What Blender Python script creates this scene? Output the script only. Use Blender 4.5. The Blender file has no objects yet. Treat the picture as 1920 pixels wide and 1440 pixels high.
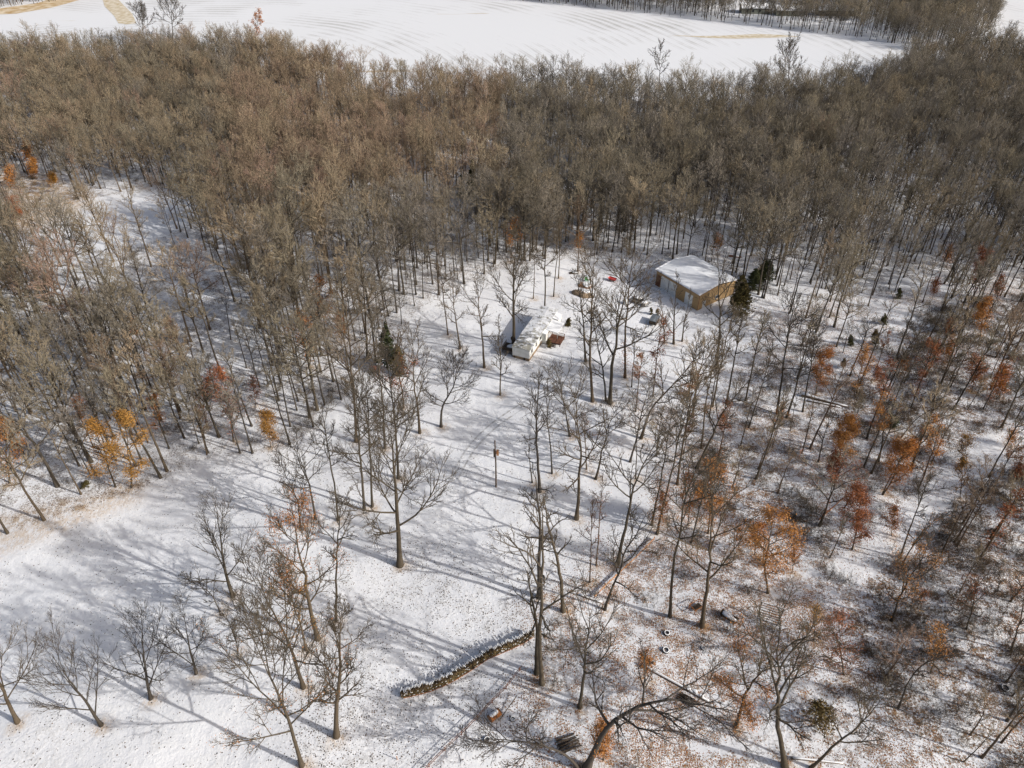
import bpy, math, random
import numpy as np
from mathutils import Vector

sc = bpy.context.scene
COL = sc.collection
R = math.radians
# ------------------------------------------------------------------ camera
CAM_H, PITCH, FPX = 98.0, 38.0, 1371.0          # height, degrees below the horizon, focal length in photo pixels
cd = bpy.data.cameras.new('camera'); cam = bpy.data.objects.new('camera', cd); COL.objects.link(cam)
cd.sensor_width = 36.0; cd.lens = 36.0 * FPX / 1920.0
cd.clip_start = 0.5; cd.clip_end = 6000
cam.location = (0, 0, CAM_H); cam.rotation_euler = (R(90 - PITCH), 0, 0)
sc.camera = cam
# ------------------------------------------------------------------ sky and sun
SUN_EL = 29.0
SUN_V = Vector((0.93 * math.cos(R(SUN_EL)), -0.37 * math.cos(R(SUN_EL)), math.sin(R(SUN_EL)))).normalized()
w = bpy.data.worlds.new('World'); sc.world = w; w.use_nodes = True
nt = w.node_tree; bg = nt.nodes['Background']
sky = nt.nodes.new('ShaderNodeTexSky'); sky.sky_type = 'NISHITA'; sky.sun_disc = False
sky.sun_elevation = R(SUN_EL); sky.sun_rotation = math.atan2(SUN_V.x, SUN_V.y)
sky.air_density = 1.0; sky.dust_density = 4.0; sky.ozone_density = 0.6
nt.links.new(sky.outputs[0], bg.inputs[0]); bg.inputs[1].default_value = 0.115
sd = bpy.data.lights.new('sun', 'SUN'); sd.energy = 4.0; sd.angle = R(0.6); sd.color = (1.0, 0.975, 0.935)
so = bpy.data.objects.new('sun', sd); COL.objects.link(so)
so.rotation_euler = SUN_V.to_track_quat('Z', 'Y').to_euler(); so.location = (200, -80, 200)
vs = sc.view_settings; vs.view_transform = 'Standard'; vs.look = 'None'; vs.gamma = 1.0; vs.exposure = 0.02
sc.render.engine = 'CYCLES'
sc.cycles.max_bounces = 4; sc.cycles.diffuse_bounces = 3; sc.cycles.glossy_bounces = 2
sc.cycles.use_denoising = True; sc.cycles.denoiser = 'OPENIMAGEDENOISE'; sc.cycles.denoising_input_passes = 'RGB_ALBEDO_NORMAL'; sc.cycles.denoising_prefilter = 'NONE'
sc.cycles.use_adaptive_sampling = False
sc.render.film_transparent = False

# ------------------------------------------------------------------ photo pixel <-> ground
CP, SP = math.cos(R(PITCH)), math.sin(R(PITCH))
def terr(x, y):
    """gentle swell of the ground, flat in the far field"""
    x = np.asarray(x, float); y = np.asarray(y, float)
    f = np.clip((300 - y) / 80, 0, 1)
    return f * (0.35 * np.sin(x * 0.06 + 1.0) * np.cos(y * 0.05) + 0.18 * np.sin(x * 0.17 + y * 0.11) + 0.10 * np.sin(0.31 * x - 0.23 * y + 2))
def g(px, py, z=0.0):
    """ground point under a photo pixel"""
    dx = (px - 960) / FPX; dy = (720 - py) / FPX
    d = np.array((dx, CP + dy * SP, -SP + dy * CP))
    zz = z
    for _ in range(4):
        t = (zz - CAM_H) / d[2]
        X, Y = d[0] * t, d[1] * t
        zz = float(terr(X, Y)) + z
    return np.array((X, Y, zz))
def at_plane(px, py, Y):
    """point on the upright plane at forward distance Y seen at a photo pixel"""
    dx = (px - 960) / FPX; dy = (720 - py) / FPX
    d = np.array((dx, CP + dy * SP, -SP + dy * CP))
    t = Y / d[1]
    return np.array((d[0] * t, Y, CAM_H + d[2] * t))
def proj(P):
    P = np.atleast_2d(P)
    zc = P[:, 1] * CP - (P[:, 2] - CAM_H) * SP
    yc = P[:, 1] * SP + (P[:, 2] - CAM_H) * CP
    return np.stack((960 + FPX * P[:, 0] / zc, 720 - FPX * yc / zc), 1), zc
def gpoly(pts):
    return np.array([g(*p)[:2] for p in pts])
def inside(poly, X, Y):
    X = np.asarray(X, float); Y = np.asarray(Y, float)
    r = np.zeros(X.shape, bool); n = len(poly)
    for i in range(n):
        x1, y1 = poly[i]; x2, y2 = poly[(i + 1) % n]
        c = ((y1 > Y) != (y2 > Y))
        with np.errstate(divide='ignore', invalid='ignore'):
            xi = (x2 - x1) * (Y - y1) / (y2 - y1 + 1e-12) + x1
        r ^= c & (X < xi)
    return r
def soft(poly, X, Y, s):
    """1 inside the polygon fading to 0 over s metres outside"""
    X = np.asarray(X, float); Y = np.asarray(Y, float)
    dmin = np.full(X.shape, 1e9); n = len(poly)
    for i in range(n):
        a = poly[i]; b = poly[(i + 1) % n]; ab = b - a
        t = np.clip(((X - a[0]) * ab[0] + (Y - a[1]) * ab[1]) / (ab @ ab + 1e-9), 0, 1)
        dmin = np.minimum(dmin, np.hypot(X - a[0] - t * ab[0], Y - a[1] - t * ab[1]))
    return np.where(inside(poly, X, Y), 1.0, np.clip(1 - dmin / s, 0, 1))

# ------------------------------------------------------------------ materials
def mat(name, col=(0.5, 0.5, 0.5), rough=0.85, spec=0.2, metal=0.0):
    m = bpy.data.materials.new(name); m.use_nodes = True
    b = m.node_tree.nodes['Principled BSDF']
    b.inputs['Base Color'].default_value = (*col, 1); b.inputs['Roughness'].default_value = rough
    b.inputs['Specular IOR Level'].default_value = spec; b.inputs['Metallic'].default_value = metal
    return m
class NT:
    def __init__(s, m): s.t = m.node_tree; s.b = s.t.nodes['Principled BSDF']
    def n(s, typ, **kw):
        x = s.t.nodes.new('ShaderNode' + typ)
        for k, v in kw.items(): setattr(x, k, v)
        return x
    def l(s, a, b): s.t.links.new(a, b)
    def val(s, sock, v):
        if hasattr(v, 'is_output'): s.l(v, sock)
        else: sock.default_value = v
    def math(s, op, a, b=0.0, clamp=False):
        x = s.n('Math', operation=op, use_clamp=clamp); s.val(x.inputs[0], a); s.val(x.inputs[1], b); return x.outputs[0]
    def mix(s, f, a, b):
        x = s.n('Mix', data_type='RGBA'); s.val(x.inputs[0], f)
        s.val(x.inputs[6], a if hasattr(a, 'is_output') else (*a, 1)); s.val(x.inputs[7], b if hasattr(b, 'is_output') else (*b, 1)); return x.outputs[2]
    def noise(s, vec, scale, detail=2.0, rough=0.5, dim='3D'):
        x = s.n('TexNoise', noise_dimensions=dim); s.l(vec, x.inputs['Vector']); x.inputs['Scale'].default_value = scale
        x.inputs['Detail'].default_value = detail; x.inputs['Roughness'].default_value = rough; return x.outputs['Fac']
    def ramp(s, f, stops, interp='LINEAR'):
        x = s.n('ValToRGB'); s.l(f, x.inputs[0]); cr = x.color_ramp; cr.interpolation = interp
        while len(cr.elements) < len(stops): cr.elements.new(0.5)
        for e, (p, c) in zip(cr.elements, stops): e.position = p; e.color = (*c, 1) if len(c) == 3 else c
        return x.outputs[0]
    def maprange(s, v, a, b, c=0.0, d=1.0):
        x = s.n('MapRange'); s.val(x.inputs[0], v); x.inputs[1].default_value = a; x.inputs[2].default_value = b
        x.inputs[3].default_value = c; x.inputs[4].default_value = d; return x.outputs[0]
    def attr(s, name, typ='GEOMETRY', out='Fac'):
        x = s.n('Attribute', attribute_name=name, attribute_type=typ); return x.outputs[out]
    def pos(s): return s.n('NewGeometry').outputs['Position']
    def obj(s): return s.n('TexCoord').outputs['Object']
    def bump(s, h, strength=0.4, dist=0.1):
        x = s.n('Bump'); x.inputs['Strength'].default_value = strength; x.inputs['Distance'].default_value = dist
        s.l(h, x.inputs['Height']); s.l(x.outputs[0], s.b.inputs['Normal'])

def noisy(name, c1, c2, scale=3.0, rough=0.85, bump=0.0, detail=3, metal=0.0, spec=0.2, lo=0.35, hi=0.65):
    m = mat(name, c1, rough, spec, metal); t = NT(m); f = t.noise(t.obj(), scale, detail)
    t.l(t.mix(t.maprange(f, lo, hi), c1, c2), t.b.inputs['Base Color'])
    if bump: t.bump(f, bump, 0.03)
    return m

def snow_ground_mat():
    m = mat('snowy_ground', (0.8, 0.8, 0.82), 0.75, 0.15); t = NT(m); p = t.pos()
    leaf, brush, tan = t.attr('leaf'), t.attr('brush'), t.attr('tan')
    big = t.noise(p, 0.07, 4, 0.6); mid = t.noise(p, 0.5, 4, 0.65); fine = t.noise(p, 3.0, 3, 0.6)
    c = t.mix(t.maprange(mid, 0.3, 0.7), (0.74, 0.745, 0.77), (0.86, 0.865, 0.875))
    # thin snow lets the dead turf show as grey-brown mottles
    thin = t.math('MULTIPLY', t.maprange(t.math('ADD', t.math('MULTIPLY', fine, 0.5), t.math('MULTIPLY', mid, 0.5)), 0.47, 0.58), t.maprange(t.math('ADD', brush, t.math('MULTIPLY', t.math('SUBTRACT', big, 0.5), 0.9)), 0.08, 1.0), clamp=True)
    c = t.mix(thin, c, t.mix(big, (0.10, 0.085, 0.07), (0.22, 0.175, 0.13)))
    # dry tan grass
    st = t.n('Mapping'); st.inputs['Scale'].default_value = (1.0, 0.35, 1.0); t.l(p, st.inputs[0])
    gr = t.noise(st.outputs[0], 5.0, 3, 0.6)
    tanf = t.math('MULTIPLY', tan, t.maprange(t.math('ADD', t.math('MULTIPLY', gr, 0.6), t.math('MULTIPLY', mid, 0.4)), 0.40, 0.58), clamp=True)
    c = t.mix(tanf, c, t.mix(gr, (0.38, 0.20, 0.07), (0.52, 0.36, 0.17)))
    # fallen leaves, one per cell
    for sc_, rad, k in ((3.1, 0.34, 0.8), (5.6, 0.40, 1.0)):
        v = t.n('TexVoronoi', voronoi_dimensions='2D', feature='F1'); v.inputs['Scale'].default_value = sc_; t.l(p, v.inputs['Vector'])
        sp = t.n('SeparateColor'); t.l(v.outputs['Color'], sp.inputs[0])
        dens = t.math('MULTIPLY', t.math('MULTIPLY', leaf, k), t.maprange(t.math('ADD', t.math('MULTIPLY', big, 0.5), t.math('MULTIPLY', mid, 0.5)), 0.42, 0.60, 0.0, 1.5))
        on = t.math('MULTIPLY', t.math('LESS_THAN', sp.outputs[0], dens), t.maprange(v.outputs['Distance'], rad, rad * 0.75), clamp=True)
        warm = t.attr('warm')
        lc_w = t.ramp(sp.outputs[1], [(0.0, (0.07, 0.035, 0.02)), (0.35, (0.22, 0.085, 0.03)), (0.7, (0.36, 0.16, 0.05)), (1.0, (0.42, 0.27, 0.14))])
        lc_c = t.ramp(sp.outputs[1], [(0.0, (0.03, 0.025, 0.025)), (0.6, (0.09, 0.065, 0.05)), (1.0, (0.2, 0.13, 0.09))])
        c = t.mix(on, c, t.mix(warm, lc_c, lc_w))
    t.l(c, t.b.inputs['Base Color'])
    t.bump(t.math('ADD', t.math('MULTIPLY', mid, 0.7), t.math('MULTIPLY', fine, 0.25)), 0.7, 0.35)
    return m

def bark_mat(name, dark, light, tintable):
    m = mat(name, dark, 0.95, 0.1); t = NT(m); p = t.pos()
    st = t.n('Mapping'); st.inputs['Scale'].default_value = (3.0, 3.0, 0.8); t.l(p, st.inputs[0])
    f = t.noise(st.outputs[0], 1.6, 3, 0.6)
    c = t.mix(t.maprange(f, 0.3, 0.7), dark, light)
    tint = t.attr('tint', 'INSTANCER')
    oi = t.n('ObjectInfo').outputs['Random']
    tc = t.ramp(tint, tintable)
    c = t.mix(0.75, c, tc)
    br = t.maprange(oi, 0, 1, 0.72, 1.25)
    mm = t.n('Mix', data_type='RGBA', blend_type='MULTIPLY'); mm.inputs[0].default_value = 1; t.l(c, mm.inputs[6])
    cmb = t.n('CombineColor'); [t.l(br, cmb.inputs[i]) for i in range(3)]; t.l(cmb.outputs[0], mm.inputs[7])
    t.l(mm.outputs[2], t.b.inputs['Base Color'])
    return m
# tint: 0 grey, .33 olive, .66 tan, 1 red-brown
M_TRUNK = bark_mat('bark', (0.06, 0.047, 0.036), (0.17, 0.135, 0.10), [(0, (0.06, 0.053, 0.047)), (0.33, (0.07, 0.06, 0.044)), (0.66, (0.125, 0.09, 0.058)), (1, (0.11, 0.07, 0.048))])
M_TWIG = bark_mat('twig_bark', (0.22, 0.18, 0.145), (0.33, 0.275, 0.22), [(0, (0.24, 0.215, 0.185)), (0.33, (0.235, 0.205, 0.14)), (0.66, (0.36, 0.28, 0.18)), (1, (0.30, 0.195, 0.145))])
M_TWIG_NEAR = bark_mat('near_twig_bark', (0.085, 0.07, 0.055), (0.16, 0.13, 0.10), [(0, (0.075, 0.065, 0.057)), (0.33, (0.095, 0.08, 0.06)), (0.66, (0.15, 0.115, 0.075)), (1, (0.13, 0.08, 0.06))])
def leaf_mat(name, cols):
    m = mat(name, cols[0], 0.7, 0.2); t = NT(m)
    f = t.noise(t.pos(), 2.2, 3, 0.7); o = t.n('ObjectInfo').outputs['Random']
    u = t.math('ADD', t.math('MULTIPLY', f, 0.8), t.math('MULTIPLY', o, 0.3))
    t.l(t.ramp(u, [(0.25, cols[0]), (0.5, cols[1]), (0.8, cols[2])]), t.b.inputs['Base Color'])
    t.b.inputs['Subsurface Weight'].default_value = 0.0
    return m
M_LEAF_O = leaf_mat('orange_leaves', [(0.22, 0.075, 0.02), (0.42, 0.165, 0.04), (0.52, 0.26, 0.08)])
M_LEAF_G = leaf_mat('golden_leaves', [(0.22, 0.10, 0.022), (0.38, 0.19, 0.042), (0.47, 0.28, 0.085)])
M_LEAF_R = leaf_mat('red_brown_leaves', [(0.14, 0.045, 0.025), (0.30, 0.10, 0.04), (0.42, 0.19, 0.075)])
M_NEEDLE = leaf_mat('evergreen_foliage', [(0.025, 0.035, 0.015), (0.055, 0.065, 0.025), (0.12, 0.10, 0.04)])
M_NEEDLE_T = leaf_mat('rusty_evergreen_foliage', [(0.04, 0.045, 0.015), (0.11, 0.085, 0.03), (0.22, 0.13, 0.05)])

# ------------------------------------------------------------------ mesh helpers
def new_mesh(name, V, F_list, mats, midx=None, smooth=False):
    """V (n,3); F_list: list of (m,k) index arrays"""
    me = bpy.data.meshes.new(name)
    V = np.asarray(V, np.float32); me.vertices.add(len(V)); me.vertices.foreach_set('co', V.ravel())
    loops = np.concatenate([f.ravel() for f in F_list]).astype(np.int32)
    tot = np.concatenate([np.full(len(f), f.shape[1]) for f in F_list]).astype(np.int32)
    me.loops.add(len(loops)); me.loops.foreach_set('vertex_index', loops)
    me.polygons.add(len(tot)); st = np.concatenate(([0], np.cumsum(tot)[:-1])).astype(np.int32)
    me.polygons.foreach_set('loop_start', st)
    me.polygons.foreach_set('loop_total', tot) if bpy.app.version < (4, 1) else None
    for mm in mats: me.materials.append(mm)
    if midx is not None: me.polygons.foreach_set('material_index', np.asarray(midx, np.int32))
    if smooth: me.polygons.foreach_set('use_smooth', np.ones(len(tot), bool))
    me.update(calc_edges=True)
    return me
def link(name, me, parent=None, loc=None):
    o = bpy.data.objects.new(name, me); COL.objects.link(o)
    if parent is not None: o.parent = parent
    if loc is not None: o.location = loc
    return o
def tag(o, label=None, cat=None, group=None, kind=None):
    if label: o['label'] = label
    if cat: o['category'] = cat
    if group: o['group'] = group
    if kind: o['kind'] = kind
    return o
def empty(name, loc, rz=0.0):
    o = bpy.data.objects.new(name, None); COL.objects.link(o); o.location = loc; o.rotation_euler = (0, 0, rz); o.empty_display_size = 0.5
    return o

def tubes(P, Rr, S):
    """polylines (N,K,3) with radii (N,K) -> verts, quads"""
    N, K, _ = P.shape
    T = np.gradient(P, axis=1); T /= np.linalg.norm(T, axis=2, keepdims=True) + 1e-9
    mean = T.mean(1); ref = np.where((np.abs(mean[:, 2]) > 0.8)[:, None], np.array((1.0, 0, 0)), np.array((0, 0, 1.0)))
    U = np.cross(T, ref[:, None, :]); U /= np.linalg.norm(U, axis=2, keepdims=True) + 1e-9
    W = np.cross(T, U)
    a = np.arange(S) * 2 * math.pi / S
    V = P[:, :, None, :] + Rr[:, :, None, None] * (np.cos(a)[None, None, :, None] * U[:, :, None, :] + np.sin(a)[None, None, :, None] * W[:, :, None, :])
    V = V.reshape(-1, 3)
    i = (np.arange(N) * K * S)[:, None, None] + (np.arange(K - 1) * S)[None, :, None]
    s = np.arange(S)[None, None, :]; s2 = (s + 1) % S
    F = np.stack((i + s, i + s2, i + S + s2, i + S + s), -1).reshape(-1, 4)
    return V, F
def merge(parts):
    Vs, Fs, off = [], [], 0
    for V, F in parts:
        Vs.append(V); Fs.append(F + off); off += len(V)
    return np.concatenate(Vs), Fs

def norm(a): return a / (np.linalg.norm(a, axis=-1, keepdims=True) + 1e-9)
def grow(rng, base, d, L, K, up, noise):
    N = len(base); P = np.zeros((N, K, 3)); P[:, 0] = base; d = norm(d); st = (L / (K - 1))[:, None]
    for k in range(1, K):
        d = norm(d + np.array((0, 0, 1.0)) * up / (K - 1) + rng.normal(0, noise, (N, 3)))
        P[:, k] = P[:, k - 1] + d * st
    return P
def interp(P, Rr, t):
    """t (N,M) in 0..1 along each of N polylines"""
    N, K, _ = P.shape; u = t * (K - 1); i = np.clip(u.astype(int), 0, K - 2); f = (u - i)[..., None]; n = np.arange(N)[:, None]
    A, B = P[n, i], P[n, i + 1]
    return A + (B - A) * f, norm(B - A), Rr[n, i] * (1 - f[..., 0]) + Rr[n, i + 1] * f[..., 0]
def spawn(rng, P, Rr, M, t0, t1, a0, a1, Lf, K, up, noise, rr, rtip, flat=0.0):
    N = len(P)
    t = t0 + (t1 - t0) * (np.arange(M)[None, :] + rng.random((N, M))) / M
    b, T, r = interp(P, Rr, t)
    ang = np.radians(a0 + (a1 - a0) * (t - t0) / max(1e-6, t1 - t0) + rng.normal(0, 8, (N, M)))
    # golden-angle azimuths round the parent
    az = (np.arange(M)[None, :] * 2.4 + rng.random((N, 1)) * 6.28 + rng.normal(0, 0.5, (N, M)))
    ref = np.where((np.abs(T[..., 2:3]) > 0.9), np.array((1.0, 0, 0)), np.array((0, 0, 1.0)))
    U = norm(np.cross(T, ref)); W = np.cross(T, U)
    side = np.cos(az)[..., None] * U + np.sin(az)[..., None] * W
    d = np.cos(ang)[..., None] * T + np.sin(ang)[..., None] * side
    L = Lf(t) if callable(Lf) else Lf
    L = (L * rng.uniform(0.65, 1.2, (N, M))).reshape(-1)
    Q = grow(rng, b.reshape(-1, 3), d.reshape(-1, 3), L, K, up, noise)
    r0 = np.maximum((r * rr).reshape(-1), rtip * 1.3)
    s = np.linspace(0, 1, K)[None, :]
    RR = r0[:, None] * (1 - s) ** 0.8 + rtip
    RR = np.minimum(RR, np.maximum(r.reshape(-1)[:, None] * 0.95, rtip))
    return Q, RR, L

STY = {
    # frac: trunk part of the height, c0: crown start, n: branches per level, L1: limb length / height
    'forest': dict(r0=0.0085, c0=0.40, n=(14, 8, 5, 4), L1=0.30, a=(68, 30), up=0.4, nz=0.10, prof='oval'),
    'slim':   dict(r0=0.0070, c0=0.50, n=(11, 6, 5, 3), L1=0.19, a=(55, 25), up=0.6, nz=0.10, prof='oval'),
    'pole':   dict(r0=0.0060, c0=0.45, n=(9, 5, 4, 2), L1=0.16, a=(55, 25), up=0.5, nz=0.12, prof='oval'),
    'spread': dict(r0=0.0120, c0=0.24, n=(16, 8, 5, 4), L1=0.44, a=(62, 25), up=0.7, nz=0.07, prof='dome', a2=(42, 24), rr=0.50),
    'oak':    dict(r0=0.0105, c0=0.34, n=(12, 7, 4, 3), L1=0.42, a=(60, 28), up=0.5, nz=0.115, prof='dome'),
    'yard':   dict(r0=0.0135, c0=0.12, n=(12, 9, 6, 4), L1=0.58, a=(44, 18), up=0.5, nz=0.05, prof='vase', a2=(36, 20), rr=0.46),
    'sapling': dict(r0=0.0085, c0=0.22, n=(12, 6, 4, 3), L1=0.30, a=(60, 30), up=0.5, nz=0.12, prof='dome'),
    'snag':   dict(r0=0.0125, c0=0.38, n=(9, 5, 3, 2), L1=0.20, a=(70, 35), up=0.3, nz=0.16, prof='oval'),
}
def skeleton(seed, H, style, path=None, twig=0.012, rmul=1.0, nmul=1.0, Lmul=1.0):
    """levels of branches (P, R) of one leafless tree, base at the origin, height H"""
    rng = np.random.default_rng(seed); s = STY[style]; K = 15
    tt = np.linspace(0, 1, K)
    if path is None:
        path = np.array(((0, 0, 0), (0, 0, H)), float)
    path = np.asarray(path, float)
    # smooth curve through the path points
    u = np.concatenate(([0], np.cumsum(np.linalg.norm(np.diff(path, axis=0), axis=1)))); u_len = u[-1]; u /= u[-1]
    tr = np.stack([np.interp(tt, u, path[:, i]) for i in range(3)], 1)
    if len(path) > 2:
        for _ in range(3): tr[1:-1] = 0.25 * tr[:-2] + 0.5 * tr[1:-1] + 0.25 * tr[2:]
    amp = H * (0.0035 if style in ('pole', 'slim', 'forest', 'spread', 'yard') else 0.006)
    wob = np.cumsum(rng.normal(0, amp, (K, 2)), 0); wob -= wob[0]; wob -= np.outer(tt, wob[-1]) * 0.6
    tr[:, :2] += wob * np.minimum(1, tt * 2)[:, None]
    H = max(H, u_len)
    r0 = s['r0'] * H * rmul
    rad = r0 * ((1 - tt) ** 0.75 * 0.93 + 0.07)
    if style in ('yard', 'spread', 'oak'): rad = r0 * ((1 - tt) ** 1.1 * 0.95 + 0.05)
    rad[0] *= 1.45; rad[1] *= 1.05
    P0, R0 = tr[None], rad[None]
    c0 = s['c0']; L1 = s['L1'] * H * Lmul
    def Lf(t):
        v = (t - c0) / (1 - c0)
        if s['prof'] == 'oval': return L1 * (0.35 + 1.0 * np.sqrt(np.clip(v * 1.6, 0, 1))) * (1.12 - 0.80 * v)
        if s['prof'] == 'vase': return L1 * (1.0 - 0.55 * v)
        return L1 * (0.75 + 0.5 * np.clip(v * 2, 0, 1)) * (1.05 - 0.78 * v)
    n1, n2, n3, n4 = [max(2, int(round(n * nmul))) for n in s['n']]
    n1 = s['n'][0]
    P1, R1, Ln1 = spawn(rng, P0, R0, n1, c0, 0.97, s['a'][0], s['a'][1], Lf, 9, s['up'], s['nz'] * 0.9, s.get('rr', 0.66), twig * (2.3 if 'rr' not in s else 1.7))
    P2, R2, Ln2 = spawn(rng, P1, R1, n2, 0.22, 0.98, *s.get('a2', (46, 28)), lambda t: Ln1[:, None] * 0.54 * (1.08 - 0.7 * t), 6, s['up'] * 0.7, s['nz'], 0.64, twig * 1.4)
    P3, R3, Ln3 = spawn(rng, P2, R2, n3, 0.2, 0.98, *s.get('a2', (43, 26)), lambda t: Ln2[:, None] * 0.55 * (1.1 - 0.6 * t), 5, s['up'] * 0.5, s['nz'] * 1.1, 0.7, twig)
    P4, R4, Ln4 = spawn(rng, P3, R3, n4, 0.2, 0.98, *s.get('a2', (40, 24)), lambda t: Ln3[:, None] * 0.62 * (1.1 - 0.5 * t), 3, s['up'] * 0.4, s['nz'] * 1.1, 0.75, twig * 0.8)
    return [(P0, R0), (P1, R1), (P2, R2), (P3, R3), (P4, R4)]
def tree_meshes(seed, H, style, twig_mat=None, **kw):
    lv = skeleton(seed, H, style, **kw)
    V, F = merge([tubes(*lv[0], 9), tubes(*lv[1], 5)])
    tm = new_mesh('trunk', V, F, [M_TRUNK], smooth=True)
    V, F = merge([tubes(*lv[2], 4), tubes(*lv[3], 3), tubes(*lv[4], 3)])
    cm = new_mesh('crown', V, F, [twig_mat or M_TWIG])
    return tm, cm, lv
def leaf_quads(rng, C, size, up=0.0):
    n = len(C); a = norm(rng.normal(0, 1, (n, 3))); b = norm(np.cross(a, rng.normal(0, 1, (n, 3)))); c = np.cross(a, b)
    s = (size * rng.uniform(0.6, 1.3, n))[:, None]
    V = np.stack((C - a * s * 0.7, C + b * s * 0.45 + c * s * 0.15, C + a * s * 0.7, C - b * s * 0.45 + c * s * 0.15), 1).reshape(-1, 3)
    return V, np.arange(n * 4).reshape(n, 4)
def leaves_for(seed, lv, count, size, zlo=0.0, zhi=1.0, spread=0.18, clump=0.55):
    """leaves kept on a random share of the twigs, in clumps"""
    rng = np.random.default_rng(seed + 77)
    pts = np.concatenate([lv[4][0].reshape(-1, 3), lv[3][0].reshape(-1, 3)]); H = pts[:, 2].max()
    if zlo < 0.16:      # shoots along the lower stem
        tr = lv[0][0][0]; q = tr[rng.integers(0, len(tr), 900)] + np.outer(rng.random(900), tr[1] - tr[0])
        q = q[q[:, 2] < 0.45 * H]; pts = np.concatenate([pts, q + rng.normal(0, 0.55, q.shape) * (1, 1, 0.4)])
    pts = pts[(pts[:, 2] >= zlo * H) & (pts[:, 2] <= zhi * H)]
    k = rng.normal(0, 1, (6, 3)) * 1.2; ph = rng.random(6) * 6.28
    dens = sum(np.sin(pts @ k[i] + ph[i]) for i in range(6))
    pts = pts[dens > np.quantile(dens, clump)]
    C = pts[rng.integers(0, len(pts), count)] + rng.normal(0, spread, (count, 3))
    return leaf_quads(rng, C, size)
# ------------------------------------------------------------------ ground
def axis(lo, hi, step, far, gr=1.35):
    a = list(np.arange(lo, hi + 0.1, step)); s = step
    b = []; x = hi
    while x < far: s *= gr; x += s; b.append(x)
    s = step; c = []; x = lo
    while x > -far: s *= gr; x -= s; c.append(x)
    return np.array(c[::-1] + a + b)
GX, GY = axis(-170, 190, 1.0, 3000, 1.15), axis(30, 250, 1.0, 4000, 1.15)
MX, MY = np.meshgrid(GX, GY); fx, fy = MX.ravel(), MY.ravel()
PW = {}   # regions of the place, as ground polygons
def reg(name, pts): PW[name] = gpoly(pts); return PW[name]
reg('clear', [(-160, 1060), (60, 985), (130, 962), (250, 922), (400, 858), (525, 845), (600, 800), (650, 745), (700, 690), (735, 650), (775, 590), (835, 545), (950, 505), (1060, 480), (1150, 478), (1215, 510), (1330, 510), (1430, 600), (1400, 700), (1360, 770), (1300, 850), (1320, 1000), (1330, 1180), (2300, 1700), (-700, 1700)])
reg('pond', [(85, 405), (180, 372), (330, 352), (385, 380), (330, 430), (250, 462), (130, 468), (70, 435)])
reg('pondtan', [(-40, 330), (60, 335), (120, 360), (140, 385), (90, 410), (40, 425), (-40, 400)])
reg('open', [(1180, 400), (1480, 390), (1700, 350), (2000, 330), (2000, 560), (1800, 560), (1560, 640), (1440, 590), (1330, 505), (1200, 480)])
reg('right', [(1300, 850), (1400, 700), (1440, 590), (1600, 560), (2100, 500), (2500, 1700), (1330, 1500), (1330, 1180), (1320, 1000)])
reg('trail', [(1560, 1070), (1640, 1000), (1745, 915), (1800, 850), (1870, 810), (1960, 800), (1930, 850), (1840, 890), (1780, 960), (1700, 1020), (1600, 1090)])
reg('lane', [(1570, 690), (1600, 640), (1680, 560), (1740, 480), (1770, 480), (1730, 570), (1650, 650), (1620, 700)])
reg('litter', [(1040, 1140), (1180, 1060), (1300, 950), (1420, 900), (1500, 1000), (1530, 1150), (1510, 1300), (1480, 1460), (1040, 1460), (1010, 1300)])
reg('litter2', [(1180, 760), (1270, 770), (1260, 850), (1170, 840)])
reg('litter3', [(1250, 850), (1330, 830), (1400, 900), (1380, 1000), (1240, 990)])
reg('edgetan', [(-100, 1010), (60, 960), (140, 945), (260, 915), (250, 935), (120, 985), (30, 1020), (-100, 1075)])
reg('melt', [(620, 1060), (1000, 1040), (1010, 1300), (760, 1440), (560, 1440)])
reg('brushA', [(1290, 960), (1330, 850), (1420, 830), (1480, 900), (1560, 1000), (1480, 1060), (1380, 1060)])
reg('brushB', [(1740, 960), (1800, 880), (2000, 800), (2300, 1100), (2300, 1600), (1780, 1460), (1650, 1300), (1600, 1180), (1640, 1100)])
reg('brushC', [(1520, 760), (1640, 700), (1760, 580), (2000, 520), (2050, 800), (1800, 820), (1700, 880), (1600, 820)])
reg('forestedge', [(-400, 138), (0, 127), (300, 120), (470, 106), (525, 124), (600, 148), (700, 168), (850, 188), (1000, 196), (1300, 200), (1500, 198), (1640, 186), (1720, 128), (1800, 118), (2400, 100), (2800, 560), (2000, 560), (2500, 1750), (1330, 1750), (1330, 1180), (1300, 850), (1400, 700), (1440, 590), (1330, 505), (1150, 475), (950, 500), (835, 545), (775, 590), (700, 690), (600, 800), (525, 845), (400, 858), (250, 922), (130, 962), (-160, 1060), (-900, 1200)])
S = lambda n, s: soft(PW[n], fx, fy, s)
infor = np.maximum(inside(PW['forestedge'], fx, fy).astype(float), 0)
leaf = 0.03 + 0.26 * infor
leaf = np.maximum(leaf, 0.20 * S('melt', 8)); leaf = np.maximum(leaf, 0.58 * S('right', 10))
leaf = np.maximum(leaf, 0.78 * S('litter', 9)); leaf = np.maximum(leaf, 0.45 * S('litter2', 5)); leaf = np.maximum(leaf, 0.6 * S('litter3', 6))
warm = np.maximum.reduce([0.75 * S('right', 15), S('litter', 8), S('litter2', 4), S('litter3', 5), 0.25 * infor, 0.35 * np.ones_like(fx) * (fx > 0)])
brush = 0.17 + 0.45 * infor
brush = np.maximum.reduce([brush, 0.74 * S('right', 8), 0.95 * S('brushA', 4), 1.05 * S('brushB', 5), 0.95 * S('brushC', 6), 0.7 * S('litter', 5), 0.3 * S('melt', 10)])
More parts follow.
